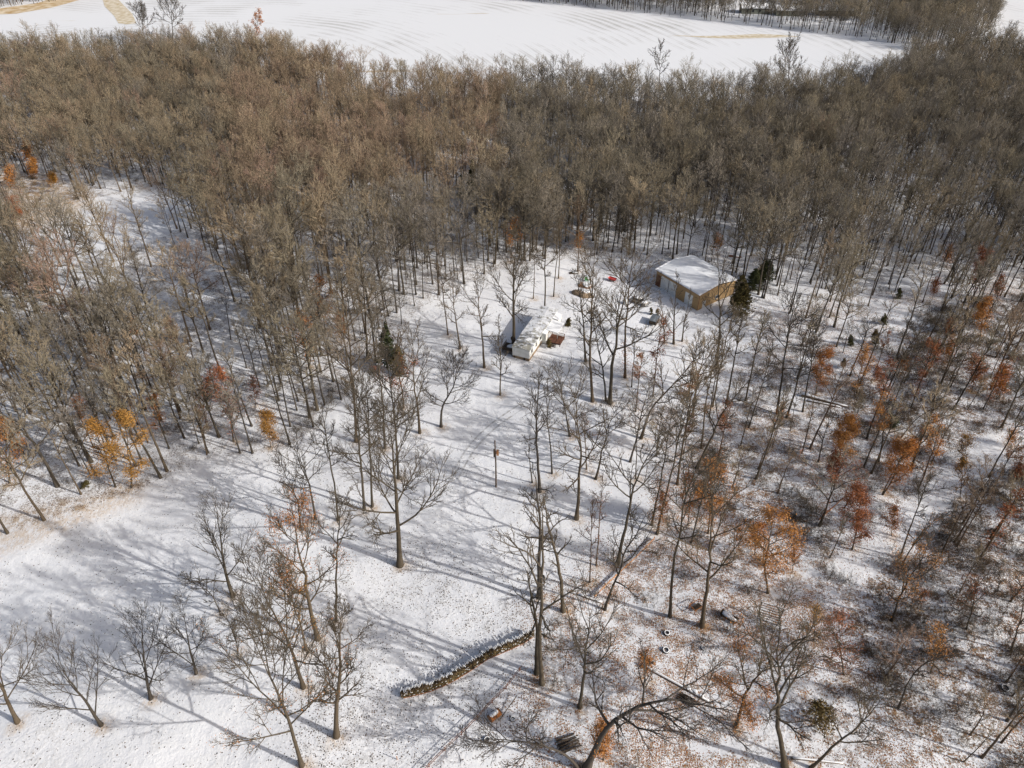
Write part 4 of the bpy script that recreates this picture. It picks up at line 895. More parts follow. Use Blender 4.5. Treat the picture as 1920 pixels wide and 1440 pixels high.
# --- the trailer home: x across, y along, origin at its near left corner
TH = empty('trailer_home', (0.10, 134.75, float(terr(2, 137))), R(-22.5))
tag(TH, 'long white trailer home with a snow patched flat roof beside the brown deck', 'mobile home')
W_, L_ = 4.1, 18.4
wb = MB(); wb.box(0, W_, 0, L_, 0.75, 3.05)
wall = wb.build('wall', M_WHITE, TH)
sb = MB(); sb.box(0.06, W_ - 0.06, 0.06, L_ - 0.06, -0.2, 0.75); sb.build('skirting', M_SKIRT, TH)
db = MB(); db.box(2.7, 3.1, 0.0, 0.055, 0, 0.7); db.box(0.4, 0.6, 0.0, 0.055, 0, 0.7); db.build('skirting_panel', M_DARKWOOD, TH)
rb_ = MB(); rb_.prism([(-0.16, 3.05), (W_ + 0.16, 3.05), (W_ + 0.16, 3.14), (W_ / 2, 3.36), (-0.16, 3.14)], -0.2, L_ + 0.2); rf = rb_.build('roof', roof_mat(), TH)
gb = MB(); gb.box(W_ + 0.162, W_ + 0.21, -0.2, L_ + 0.2, 2.98, 3.12); gb.box(-0.2, W_ + 0.2, -0.25, -0.202, 2.98, 3.12); gb.build('gutter', M_TRIM, rf)
for y in (5.2, 9.0, 13.4):
    v = MB(); v.tube([(1.4, y, 3.2), (1.4, y, 3.75)], 0.09, 10); v.build('roof_vent', M_STEEL, rf)
for y, wd in ((1.0, 0.8), (3.9, 0.55), (6.4, 1.2), (13.2, 0.9), (16.3, 1.0)):
    f = MB(); f.box(W_ + 0.004, W_ + 0.05, y - 0.06, y + wd + 0.06, 1.55, 2.55); wo = f.build('window', M_TRIM, TH)
    q = MB(); q.box(W_ + 0.052, W_ + 0.06, y, y + wd, 1.61, 2.49); q.build('pane', M_GLASS, wo)
dd = MB(); dd.box(W_ + 0.004, W_ + 0.06, 9.6, 10.5, 0.85, 2.8); do = dd.build('door', noisy('door_paint', (0.30, 0.32, 0.33), (0.36, 0.38, 0.38), 1.0), TH); hh = MB(); hh.box(W_ + 0.062, W_ + 0.12, 9.68, 9.76, 1.75, 1.85); hh.build('handle', M_STEEL, do)
bx = MB(); bx.box(W_ + 0.004, W_ + 1.0, 7.9, 9.3, 0.2, 2.75); bo = bx.build('bay', M_WHITE, TH); br_ = MB(); br_.prism([(W_ + 0.004, 2.752), (W_ + 1.15, 2.752), (W_ + 1.15, 2.82), (W_ + 0.004, 3.03)], 7.75, 9.45); br_.build('bay_roof', M_SNOW, bo)
ex = MB(); ex.box(W_ + 0.004, W_ + 1.5, 14.9, 17.4, -0.1, 2.6); eo = ex.build('entry_lean_to', M_WHITE, TH); er = MB(); er.prism([(W_ + 0.004, 2.602), (W_ + 1.65, 2.602), (W_ + 1.65, 2.68), (W_ + 0.004, 2.98)], 14.75, 17.55); er.build('lean_to_roof', M_SNOW, eo)
cb = MB(); cb.prism([(W_ + 0.25, 2.70), (W_ + 3.3, 2.45), (W_ + 3.3, 2.60), (W_ + 0.25, 2.93)], 9.6, 14.2); co = cb.build('awning', M_SNOW, TH)
for y in (9.8, 14.0):
    p_ = MB(); p_.box(W_ + 3.1, W_ + 3.2, y - 0.05, y + 0.05, 0, 2.46); p_.build('awning_post', M_TRIM, co)
# deck of red-brown boards under the awning
dk = empty('wooden_deck', TH.matrix_basis @ Vector((W_ + 0.4, 7.0, 0)), R(-22.5)); dk.location = (dk.location.x + 0.0, dk.location.y, TH.location.z)
rot_ = lambda x, y: (TH.location.x + x * math.cos(R(-22.5)) - y * math.sin(R(-22.5)), TH.location.y + x * math.sin(R(-22.5)) + y * math.cos(R(-22.5)), TH.location.z)
dk.location = rot_(W_ + 1.15, 8.0)
tag(dk, 'dark red-brown wooden deck on the sunny side of the white trailer home', 'deck')
b = MB()
for i in range(17): b.box(0.1, 3.4, i * 0.2, i * 0.2 + 0.18, 0.72, 0.78)
b.build('decking', M_REDWOOD, dk)
b = MB(); b.box(0.12, 3.38, 0.02, 0.10, 0.45, 0.715); b.box(0.12, 3.38, 3.28, 3.36, 0.45, 0.715); b.box(3.3, 3.38, 0.102, 3.278, 0.45, 0.715); b.build('joist_frame', M_DARKWOOD, dk)
for x, y in ((0.25, 0.15), (3.25, 0.15), (3.25, 3.2), (0.25, 3.2)):
    b = MB(); b.box(x - 0.06, x + 0.06, y - 0.045, y + 0.045, -0.1, 1.65); b.build('post', M_REDWOOD, dk)
b = MB(); b.box(0.2, 3.35, 3.26, 3.30, 1.5, 1.6); b.box(3.36, 3.40, 0.1, 3.3, 1.5, 1.6); b.build('railing', M_REDWOOD, dk)
for k in range(3):
    b = MB(); b.box(1.3, 2.5, -0.28 * (k + 1), -0.28 * k - 0.02, 0.52 - 0.2 * k, 0.57 - 0.2 * k); b.build('step', M_DARKWOOD, dk)
# dark porch on the shaded side
pc = empty('back_porch', rot_(-3.0, 0.7), R(-22.5)); tag(pc, 'dark wooden back porch with snow dusted boards on the shaded side of the trailer', 'porch')
b = MB(); b.box(0, 2.9, 0, 3.0, 1.0, 1.08); b.build('decking', M_DARKWOOD, pc)
b = MB()
for i in range(13): b.box(0.05 + i * 0.22, 0.13 + i * 0.22, 0.02, 0.06, 0.0, 1.9)
b.box(0.02, 2.85, 0.062, 0.10, 1.82, 1.92); b.build('railing', M_DARKWOOD, pc)
b = MB()
for i in range(12): b.box(0.02, 0.06, 0.15 + i * 0.24, 0.25 + i * 0.24, 0.0, 1.9)
b.box(0.062, 0.10, 0.12, 2.95, 1.82, 1.92); b.build('side_railing', M_DARKWOOD, pc)
b = MB(); b.mound((1.7, 1.9, 1.082), 1.0, 0.9, 0.13, 3); b.build('snow', M_SNOW, pc, True)
for k in range(4):
    b = MB(); b.box(0.5, 1.7, 3.02 + 0.27 * k, 3.27 + 0.27 * k, 0.75 - 0.23 * k, 0.80 - 0.23 * k); b.build('step', M_DARKWOOD, pc)
gr_ = empty('satellite_dish', rot_(-1.5, 4.2), R(-40)); tag(gr_, 'round dark dish on a short post behind the back porch', 'dish')
b = MB(); b.tube([(0, 0, 0), (0, 0, 1.5)], 0.05, 8); b.build('post', M_STEEL, gr_)
b = MB(); V = []; F = []
for k in range(5):
    for i in range(18):
        a = 2 * math.pi * i / 18; q = 0.78 * k / 4; V.append((q * math.cos(a), -0.18 * (1 - (k / 4) ** 2) , 1.95 + q * math.sin(a)))
for k in range(4):
    for i in range(18): F.append((k * 18 + i, k * 18 + (i + 1) % 18, (k + 1) * 18 + (i + 1) % 18, (k + 1) * 18 + i))
b.add(V, F); do_ = b.build('dish', M_DARKWOOD, gr_, True); sm_ = do_.modifiers.new('thick', 'SOLIDIFY'); sm_.thickness = 0.04

# --- the barn: x along the gable wall, y along the door side, origin at the near corner
BA = math.atan2(0.5635, 0.826)
BN = empty('pole_barn', (46.25, 155.3, float(terr(47, 158)) - 0.05), BA); tag(BN, 'tan metal pole barn with a snow covered roof and white overhead doors', 'barn')
BW, BL, EV, RG = 13.0, 15.2, 4.6, 5.6
def siding(name, x0, x1, y0, y1, z1, m=M_TAN, par=BN): b = MB(); b.box(x0, x1, y0, y1, 0, z1); return b.build(name, m, par)
def rib_mat():
    m = mat('ribbed_tan_metal', (0.4, 0.26, 0.12), 0.55); t = NT(m); p = t.obj(); s = t.n('SeparateXYZ'); t.l(p, s.inputs[0])
    u = t.math('SINE', t.math('MULTIPLY', t.math('ADD', s.outputs[0], s.outputs[1]), 20.0)); f = t.noise(p, 0.6, 3)
    t.l(t.mix(t.maprange(u, 0.4, 1.0), t.mix(f, (0.33, 0.215, 0.105), (0.43, 0.29, 0.145)), (0.25, 0.165, 0.08)), t.b.inputs['Base Color']); return m
M_RIB = rib_mat()
b = MB(); b.prism([(0.0, 0), (BW, 0), (BW, EV), (BW / 2, RG), (0.0, EV)], 0.0, 0.15); b.build('gable_wall', M_RIB, BN)
b = MB(); b.prism([(0.0, 0), (BW, 0), (BW, EV), (BW / 2, RG), (0.0, EV)], BL - 0.15, BL); b.build('back_gable_wall', M_RIB, BN)
b = MB()
for y0, y1, z0, z1 in ((0.152, 2.0, 0, EV), (2.0, 4.7, 3.3, EV), (4.7, 7.7, 0, EV), (7.7, 13.4, 3.7, EV), (13.4, BL - 0.152, 0, EV)): b.box(0, 0.15, y0 + 0.001, y1 - 0.001, z0, z1)
b.build('door_side_wall', M_RIB, BN); siding('far_side_wall', BW - 0.15, BW, 0.152, BL - 0.152, EV, M_RIB)
for y0, y1, z1, nm in ((2.0, 4.7, 3.3, 'overhead_door'), (7.7, 10.5, 3.7, 'overhead_door'), (10.62, 13.4, 3.7, 'overhead_door')):
    b = MB()
    for k in range(5): b.box(0.06, 0.10, y0 + 0.02, y1 - 0.02, k * z1 / 5 + 0.012, (k + 1) * z1 / 5 - 0.012)
    o = b.build(nm, M_DOORW, BN); h = MB(); h.box(0.03, 0.058, (y0 + y1) / 2 - 0.15, (y0 + y1) / 2 + 0.15, 0.7, 0.76); h.build('handle', M_STEEL, o)
b = MB(); b.box(-0.04, -0.002, 13.5, 15.1, 0, 3.4); b.build('brown_panel', M_BROWN, BN)
b = MB(); b.box(-0.02, 0.02, 10.52, 10.60, 0, 3.7); b.build('door_post', M_BROWN, BN)
b = MB(); b.box(-0.035, 0.1, -0.035, -0.002, 0, EV); b.box(BW - 0.1, BW + 0.035, -0.035, -0.002, 0, EV); b.build('corner_trim', M_BROWN, BN)
b = MB(); b.box(1.6, 2.6, -0.05, -0.004, 0.02, 2.1); o = b.build('door', M_DOORW, BN); b = MB(); b.box(2.42, 2.5, -0.10, -0.052, 1.0, 1.1); b.build('handle', M_STEEL, o)
b = MB(); b.box(6.0, 7.2, -0.05, -0.004, 1.3, 2.3); o = b.build('window', M_DOORW, BN); b = MB(); b.box(6.08, 7.12, -0.058, -0.052, 1.38, 2.22); b.build('pane', M_GLASS, o)
b = MB(); b.prism([(-0.45, EV - 0.06), (BW / 2, RG + 0.005), (BW + 0.45, EV - 0.06), (BW + 0.45, EV + 0.02), (BW / 2, RG + 0.09), (-0.45, EV + 0.02)], -0.4, BL + 0.4); rf = b.build('roof', M_BROWN, BN)
b = MB(); V = []; F = []
nu, nw_ = 30, 24; rg_ = np.random.default_rng(3)
for k in range(2):
    for i in range(nu + 1):
        for j in range(nw_ + 1):
            x = -0.42 + (BW + 0.84) * i / nu; y = -0.37 + (BL + 0.74) * j / nw_
            z = RG + 0.09 - abs(x - BW / 2) * ((RG + 0.09 - EV - 0.02) / (BW / 2 + 0.45)) + 0.003
            edge = min(i, nu - i, j, nw_ - j)
            if k == 0: z += (0.16 if edge > 0 else 0.09) + 0.012 * math.sin(x * 1.1 + 2 * math.sin(y * 0.5)) + 0.02 * rg_.random()
            V.append((x, y, z))
n1 = (nu + 1) * (nw_ + 1)
for i in range(nu):
    for j in range(nw_):
        q = i * (nw_ + 1) + j; F.append((q, q + nw_ + 1, q + nw_ + 2, q + 1)); F.append((n1 + q, n1 + q + 1, n1 + q + nw_ + 2, n1 + q + nw_ + 1))
for i in range(nu):
    for j in (0, nw_):
        q = i * (nw_ + 1) + j; F.append((q, n1 + q, n1 + q + nw_ + 1, q + nw_ + 1))
for j in range(nw_):
    for i in (0, nu):
        q = i * (nw_ + 1) + j; F.append((q, q + 1, n1 + q + 1, n1 + q))
b.add(V, F); b.build('roof_snow', M_SNOW, rf, True)

# --- vehicles
def wheel(parent, x, y, r=0.33, wd=0.22):
    b = MB(); b.tube([(x, y - wd / 2, r), (x, y + wd / 2, r)], r, 20); t = b.build('wheel', M_RUBBER, parent)
    b = MB(); b.tube([(x, y - wd / 2 - 0.01, r), (x, y + wd / 2 + 0.01, r)], r * 0.58, 16); b.build('rim', M_STEEL, t)
c = g(1198, 568); CAR = empty('parked_car', c, R(-40)); tag(CAR, 'silver-tan parked car with snow on its roof and bonnet, beside the barn yard', 'car')
b = MB(); b.prism([(-2.25, 0.35), (2.2, 0.32), (2.3, 0.55), (2.2, 0.82), (1.15, 0.95), (-1.6, 1.0), (-2.25, 0.95)], -0.86, 0.86); b.build('body', M_CARB, CAR, bevel=0.08)
b = MB(); b.prism([(1.05, 0.96), (0.35, 1.42), (-1.0, 1.46), (-1.75, 1.0)], -0.74, 0.74); cab = b.build('cabin', M_GLASS, CAR, bevel=0.06)
b = MB(); b.box(-1.05, 0.35, -0.72, 0.72, 1.462, 1.50); b.build('roof', M_CARB, cab)
b = MB(); b.mound((-0.35, 0, 1.502), 0.85, 0.78, 0.12, 2); b.build('roof_snow', M_SNOW, CAR, True)
b = MB(); b.mound((1.6, 0, 0.90), 0.62, 0.74, 0.12, 4); b.build('bonnet_snow', M_SNOW, CAR, True)
for x in (1.4, -1.4):
    for y in (0.78, -0.78): wheel(CAR, x, y)
for y in (0.6, -0.6):
    b = MB(); b.box(2.24, 2.32, y - 0.18, y + 0.18, 0.55, 0.72); b.build('headlight', M_TRIM, CAR)
c = g(1226, 606); TR = empty('box_trailer', c, R(62)); tag(TR, 'small dark box trailer with a slate grey top in the yard between car and barn', 'trailer')
b = MB(); b.box(-1.5, 1.5, -0.85, 0.85, 0.45, 1.45); b.build('body', M_DARKWOOD, TR)
b = MB(); b.prism([(-0.98, 1.452), (0.98, 1.452), (0.98, 1.52), (0, 1.66), (-0.98, 1.52)], -1.6, 1.6, axis='x'); b.build('top', M_SLATE, TR)
b = MB(); b.tube([(-1.5, 0, 0.5), (-2.7, 0, 0.45)], 0.05, 8); b.tube([(-2.5, 0, 0.45), (-2.5, 0, 0.0)], 0.04, 8); b.build('tow_bar', M_STEEL, TR)
for y in (0.78, -0.78): wheel(TR, 0.1, y, 0.32)
b = MB(); b.box(1.502, 1.54, -0.7, 0.7, 0.55, 1.35); b.build('rear_door', M_SLATE, TR)
c = g(1148, 527); CT = empty('garden_cart', c, R(-35)); tag(CT, 'bright red garden cart lying out on the yard snow', 'cart')
b = MB(); b.add([(-0.85, -0.4, 0.45), (0.85, -0.4, 0.45), (0.85, 0.4, 0.45), (-0.85, 0.4, 0.45), (-1.1, -0.55, 0.95), (1.1, -0.55, 0.95), (1.1, 0.55, 0.95), (-1.1, 0.55, 0.95), (-0.95, -0.45, 0.75), (0.95, -0.45, 0.75), (0.95, 0.45, 0.75), (-0.95, 0.45, 0.75)],
       [(3, 2, 1, 0), (0, 1, 5, 4), (1, 2, 6, 5), (2, 3, 7, 6), (3, 0, 4, 7), (8, 9, 10, 11), (4, 5, 9, 8), (5, 6, 10, 9), (6, 7, 11, 10), (7, 4, 8, 11)]); b.build('tray', M_RED, CT)
for y in (0.4, -0.4): wheel(CT, 0.5, y, 0.25, 0.1); wheel(CT, -0.5, y, 0.25, 0.1)
b = MB(); b.tube([(-0.9, 0, 0.4), (-1.6, 0, 0.75)], 0.03, 6); b.tube([(-1.6, -0.2, 0.75), (-1.6, 0.2, 0.75)], 0.03, 6); b.build('pull_handle', M_RED, CT)
c = g(1100, 527); GC = empty('plastic_chair', c, R(20)); tag(GC, 'green plastic lawn chair tipped among the junk behind the trailer', 'chair')
b = MB(); b.box(-0.4, 0.4, -0.4, 0.4, 0.42, 0.48); b.build('seat', M_GREEN, GC); b = MB(); b.box(-0.4, 0.4, 0.36, 0.42, 0.482, 1.1); b.build('backrest', M_GREEN, GC)
for x in (-0.36, 0.36):
    for y in (-0.36, 0.36): b = MB(); b.box(x - 0.04, x + 0.04, y - 0.035, y + 0.035, 0, 0.418); b.build('leg', M_GREEN, GC)
def lumber_pile(px, py, rz, L, W, n, label, name='lumber_pile', m=None, snow=True, seed=1):
    e = empty(name, g(px, py), R(rz)); tag(e, label, 'lumber pile'); r = np.random.default_rng(seed); b = MB()
    for k in range(n):
        lay = k // 5; y = (k % 5 - 2) * W / 5 + r.normal(0, 0.05); a = r.normal(0, 0.10); l = L * r.uniform(0.75, 1.05); z = 0.08 + lay * 0.15
        b.tube([(-l / 2, y - a, z), (l / 2, y + a, z + r.normal(0, 0.03))], 0.075, 6)
    b.build('boards', m or M_PLANK, e)
    if snow: b = MB(); b.mound((L * 0.15, 0, 0.08 + (n // 5) * 0.15), L * 0.3, W * 0.4, 0.12, seed); b.build('snow', M_SNOW, e, True)
    return e
lumber_pile(1096, 537, -25, 3.6, 2.2, 15, 'pile of tan and dark scrap lumber in the yard behind the trailer')
c = g(1092, 553); MD = empty('brush_heap', c, R(-20)); tag(MD, 'brown heap of brush with snow on top, in front of the scrap lumber', 'heap')
b = MB(); b.mound((0, 0, -0.05), 2.6, 1.6, 1.1, 8, 20, 7, 0.2); b.build('heap', M_SKIRT, MD, True); b = MB(); b.mound((0.3, 0.5, 0.72), 1.7, 0.9, 0.42, 5); b.build('snow', M_SNOW, MD, True)
c = g(1173, 569); CN = empty('tarp_cone', c, 0); tag(CN, 'small white tarp cone standing left of the parked car', 'tarp')
b = MB(); b.tube([(0, 0, 0), (0, 0, 0.5), (0.05, 0, 1.2), (0.05, 0, 1.6)], [0.75, 0.6, 0.25, 0.05], 10); b.build('tarp', M_DOORW, CN)
b = MB(); b.ring((0, 0, 0.04), 0.78, 0.05, 16, 6); b.build('hem', M_SLATE, CN)
lumber_pile(1378, 481, -10, 3.4, 1.2, 8, 'reddish stack of boards on the snow behind the barn', m=M_RAIL, seed=4)
lumber_pile(1075, 512, 5, 2.6, 1.4, 8, 'low pile of old boards near the wood edge behind the trailer', m=M_DARKWOOD, seed=6)

# --- utility pole
base = g(930, 913); H = at_plane(928, 826, base[1])[2] - base[2]
UP = empty('utility_pole', base, 0); tag(UP, 'tall weathered utility pole with a tan box near its top, on the open snow', 'utility pole')
b = MB(); b.tube([(0, 0, -0.3), (0.05, 0, H * 0.5), (-0.05, 0, H)], [0.17, 0.14, 0.11], 10); b.build('pole', M_POLE, UP)
b = MB(); b.box(0.20, 0.62, -0.2, 0.2, H * 0.70, H * 0.80); o = b.build('meter_box', M_PLANK, UP); b = MB(); b.box(0.12, 0.198, -0.05, 0.05, H * 0.72, H * 0.78); b.build('bracket', M_STEEL, o)
b = MB(); b.tube([(-0.22, 0, H * 0.66), (-0.22, 0, H * 0.82)], 0.13, 10); b.build('transformer', M_DARKWOOD, UP)
b = MB(); b.tube([(-0.05, 0, H * 0.95), (-0.3, 0.0, H * 0.95)], 0.04, 6); b.build('insulator_arm', M_DARKWOOD, UP)

# --- the long firewood row
fw = np.array([g(752, 1306), g(800, 1295), g(840, 1279), g(875, 1258), g(912, 1233), g(945, 1219), g(975, 1206), g(1000, 1190)])
s_ = np.concatenate(([0], np.cumsum(np.linalg.norm(np.diff(fw[:, :2], axis=0), axis=1)))); FL = s_[-1]
FW = empty('firewood_row', fw[0], 0); tag(FW, 'long curved row of stacked firewood capped with snow', 'firewood')
def fpt(d):
    p = np.array([np.interp(d, s_, fw[:, i]) for i in range(3)]); q = np.array([np.interp(min(d + 0.3, FL), s_, fw[:, i]) for i in range(3)]); p0 = np.array([np.interp(max(d - 0.3, 0), s_, fw[:, i]) for i in range(3)])
    t = (q - p0)[:2]; t /= np.linalg.norm(t); return p - fw[0], t
r = np.random.default_rng(11); stack = MB(); ends = MB(); HGT = 1.6
def log_geo(mbs, me_, p, t, z, rad, ln, nsd, yaw):
    nrm = np.array((-t[1], t[0])); nrm = nrm * math.cos(yaw) + t * math.sin(yaw)
    a = np.array((p[0] - nrm[0] * ln / 2, p[1] - nrm[1] * ln / 2, p[2] + z)); c_ = np.array((p[0] + nrm[0] * ln / 2, p[1] + nrm[1] * ln / 2, p[2] + z + r.normal(0, 0.02)))
    mbs.tube([a, c_], rad, nsd)
    me_.tube([a + (a - c_) * 0.008 / ln, a - (a - c_) * 0.004], rad * 0.9, nsd); me_.tube([c_ - (c_ - a) * 0.004, c_ + (c_ - a) * 0.008 / ln], rad * 0.9, nsd)
d_ = 0.05
while d_ < FL:
    p, t = fpt(d_); top = HGT * (0.72 + 0.28 * min(1, d_ / 3.5)) * (1 + 0.09 * math.sin(d_ * 0.9) + 0.06 * math.sin(d_ * 2.3 + 1)) * r.uniform(0.88, 1.0); z = 0.1
    while z < top - 0.2:
        rad = r.uniform(0.045, 0.10); log_geo(stack, ends, p + np.array((t[0], t[1], 0)) * r.normal(0, 0.03), t, z, rad, r.uniform(0.46, 0.6), int(r.integers(3, 7)), r.normal(0, 0.08)); z += rad * 1.75
    d_ += 0.19
o = stack.build('stacked_logs', M_LOGBARK, FW); o['kind'] = 'stuff'; o = ends.build('log_ends', M_CUT, FW); o['kind'] = 'stuff'
for k in range(98):
    d_ = 0.1 + (FL - 0.2) * k / 97; p, t = fpt(d_); top = HGT * (0.72 + 0.28 * min(1, d_ / 3.5)) * (1 + 0.09 * math.sin(d_ * 0.9) + 0.06 * math.sin(d_ * 2.3 + 1)) * r.uniform(0.84, 1.06)
    b = MB(); e2 = MB(); log_geo(b, e2, p, t, top - 0.16, r.uniform(0.07, 0.10), r.uniform(0.5, 0.62), int(r.integers(3, 6)), r.normal(0, 0.12)); o = b.build('log', M_LOGBARK, FW)
cap = MB()
for k in range(100):
    d_ = 0.05 + (FL - 0.1) * k / 99; p, t = fpt(d_); top = HGT * (0.72 + 0.28 * min(1, d_ / 3.5)) * (1 + 0.09 * math.sin(d_ * 0.9) + 0.06 * math.sin(d_ * 2.3 + 1)) * r.uniform(0.96, 1.18); nrm = np.array((-t[1], t[0])); off = r.uniform(0.0, 0.42)
    a = p + np.array((nrm[0] * (off - 0.28), nrm[1] * (off - 0.28), top - 0.02)); c_ = p + np.array((nrm[0] * (off + 0.26), nrm[1] * (off + 0.26), top + r.normal(0, 0.02)))
    cap.tube([a, a * 0.7 + c_ * 0.3, a * 0.3 + c_ * 0.7, c_], [0.02, 0.055, 0.07, 0.045], 6)
for k in range(80):
    d_ = r.uniform(0.1, FL - 0.1); p, t = fpt(d_); nrm = np.array((-t[1], t[0])); q = p + np.array((-nrm[0] * 0.31, -nrm[1] * 0.31, r.uniform(0.15, HGT * 0.85))); l = r.uniform(0.04, 0.14)
    cap.tube([q - np.array((t[0] * l, t[1] * l, 0)), q, q + np.array((t[0] * l, t[1] * l, 0))], [0.02, 0.045, 0.02], 5)
o = cap.build('snow_cap', M_SNOW, FW, True); o['kind'] = 'stuff'
b = MB(); q = [fpt(x)[0] + np.array((fpt(x)[1][1], -fpt(x)[1][0], 0)) * 0.36 + np.array((0, 0, 0.08)) for x in np.linspace(0.3, FL - 0.3, 12)]
b.tube(q, 0.06, 6); b.build('ground_pole', M_RUST, FW)

# --- fences
def fence(name, label, cat, pts, hgt, rails, rr, m, plank=None, post_r=0.07, post_m=None):
    P_ = [g(*p) for p in pts]; e = empty(name, P_[0], 0); tag(e, label, cat)
    L = [p - P_[0] for p in P_]
    for p in L: b = MB(); b.tube([p + np.array((0, 0, -0.2)), p + np.array((0, 0, hgt))], post_r, 8); b.build('post', post_m or m, e)
    for z in rails:
        b = MB()
        if plank:
            for a, c_ in zip(L[:-1], L[1:]):
                dv = (c_ - a); nv = norm(np.array((dv[1], -dv[0], 0))) * (post_r + 0.012); th = norm(np.array((dv[1], -dv[0], 0))) * 0.04
                V = [a + nv + (0, 0, z), c_ + nv + (0, 0, z), c_ + nv + (0, 0, z + plank), a + nv + (0, 0, z + plank)]; b.add(V + [v + th for v in V], [(0, 1, 2, 3), (7, 6, 5, 4), (0, 4, 5, 1), (1, 5, 6, 2), (2, 6, 7, 3), (3, 7, 4, 0)])
        else: b.tube([p + np.array((0.0, 0, z)) for p in L], rr, 7)
        b.build('rail', m, e)
    return e
fence('pipe_fence', 'rusty two-rail pipe fence running from the bottom edge to the firewood row', 'fence', [(780, 1468), (805, 1438), (835, 1408), (866, 1378), (896, 1348), (923, 1318), (949, 1292), (975, 1258)], 1.05, (0.45, 0.98), 0.045, M_RAIL, post_r=0.065)
fence('plank_fence', 'orange plank fence leading uphill to the dark trees among orange leaves', 'fence', [(1115, 1121), (1134, 1101), (1153, 1083), (1174, 1064), (1193, 1046), (1211, 1028), (1226, 1012)], 0.85, (0.40,), 0.04, M_PLANK, plank=0.38)
for i, (x, y, l) in enumerate(((1096, 1143, 'left of two short red stakes by the snowy beam'), (1071, 1163, 'red stake nearest the vine-clad tree'), (1127, 1150, 'short red stake under the slanting tree'))):
    e = empty('marker_stake', g(x, y), 0); tag(e, 'short rusty red stake, ' + l if 'stake' not in l.split(' by ')[0] else l, 'stake'); b = MB(); b.tube([(0, 0, -0.1), (0.03, 0, 0.95)], 0.055, 6); b.build('shaft', M_RAIL, e); b = MB(); b.tube([(0.03, 0, 0.952), (0.03, 0, 1.0)], 0.065, 6); b.build('cap', M_RUST, e)
e = empty('boundary_post', g(745, 1424), 0); tag(e, 'lone pale short post on the snow near the bottom edge', 'post'); b = MB(); b.tube([(0, 0, -0.1), (-0.03, 0, 1.1)], 0.06, 7); b.build('shaft', M_PLANK, e); b = MB(); b.mound((-0.03, 0, 1.1), 0.08, 0.08, 0.07); b.build('snow', M_SNOW, e, True)
for i, x in enumerate((921, 957, 893)):
    e = empty('garden_stake', g(x, 684 + i), 0); tag(e, ('dark garden stake by the porch', 'dark garden stake nearest the trailer corner', 'dark garden stake farthest from the trailer')[i], 'stake'); b = MB(); b.tube([(0, 0, -0.1), (0, 0, 0.9)], 0.05, 6); b.build('shaft', M_DARKWOOD, e); b = MB(); b.tube([(0, 0, 0.902), (0, 0, 0.96)], 0.06, 6); b.build('cap', M_RUST, e)

# --- junk on the slope
def lying(name, label, cat, p0, p1, r0, r1, m, snow=True, z0=0.0, z1=0.0, bend=0.0):
    A, B = g(*p0), g(*p1); e = empty(name, A, 0); tag(e, label, cat); d = B - A; nv = norm(np.array((d[1], -d[0], 0)))
    ts = np.linspace(0, 1, 7); rr = r0 + (r1 - r0) * ts
    pts = np.array([d * t + nv * bend * math.sin(t * math.pi) + np.array((0, 0, rr[i] * 0.85 + z0 + (z1 - z0) * t)) for i, t in enumerate(ts)])
    b = MB(); b.tube(pts, rr, 10); b.build('trunk', m, e, True)
    if snow: b = MB(); b.tube(pts + np.column_stack((np.zeros(7), np.zeros(7), rr * 0.62)), rr * 0.72, 9); b.build('snow', M_SNOW, e, True)
    return e
lying('fallen_log', 'thick snow-topped fallen trunk lying across the slope, upper of two', 'log', (1502, 742), (1588, 764), 0.42, 0.24, M_POLE)
lying('fallen_log', 'thinner snow-topped trunk lying right beside the thick fallen one', 'log', (1512, 752), (1575, 764), 0.24, 0.15, M_POLE)
lying('fallen_log', 'long straight snow-covered beam lying among the orange litter and junk', 'log', (1200, 1246), (1332, 1318), 0.24, 0.20, M_POLE)
lying('fallen_log', 'snowy beam lying at the lower end of the plank fence', 'log', (1086, 1116), (1128, 1131), 0.20, 0.17, M_POLE)
lying('fallen_log', 'thin fallen stem on the slope left of the snowy fallen trunk', 'log', (1380, 748), (1450, 774), 0.15, 0.09, M_POLE)
lying('fallen_log', 'pale bare fallen pole below the dark rust round oak', 'log', (1535, 975), (1592, 925), 0.12, 0.06, M_PLANK, False)
lying('fallen_log', 'dark pole leaning on the ground beside the rusty tank', 'log', (936, 1352), (970, 1308), 0.07, 0.05, M_DARKWOOD, False, 0.1, 0.7)
lying('fallen_log', 'curved fallen branch at the lower right on bright snow', 'log', (1655, 775), (1700, 735), 0.10, 0.05, M_POLE, True, bend=0.5)
lying('fallen_log', 'snowy log lying level at the bottom edge right of the candelabra tree', 'log', (1485, 1422), (1580, 1432), 0.20, 0.14, M_POLE)
A = g(918, 1352); TK = empty('steel_tank', A, R(38)); tag(TK, 'rusty steel tank lying on its side with snow on top, by the pipe fence', 'tank')
b = MB(); b.tube([(0.0, 0, 0.55), (1.75, 0, 0.55)], 0.55, 24); b.build('shell', M_RUST, TK)
b = MB()
for x in (0.02, 0.88, 1.73): b.ring((x, 0, 0.55), 0.55, 0.035, 24, 6, axis='x')
b.build('hoop', M_DARKWOOD, TK)
b = MB(); b.tube([(0.10, 0.05, 0.77), (0.3, 0.05, 0.80), (1.3, 0.05, 0.78), (1.55, 0.05, 0.74)], [0.30, 0.40, 0.40, 0.28], 20); b.build('snow', M_SNOW, TK, True)
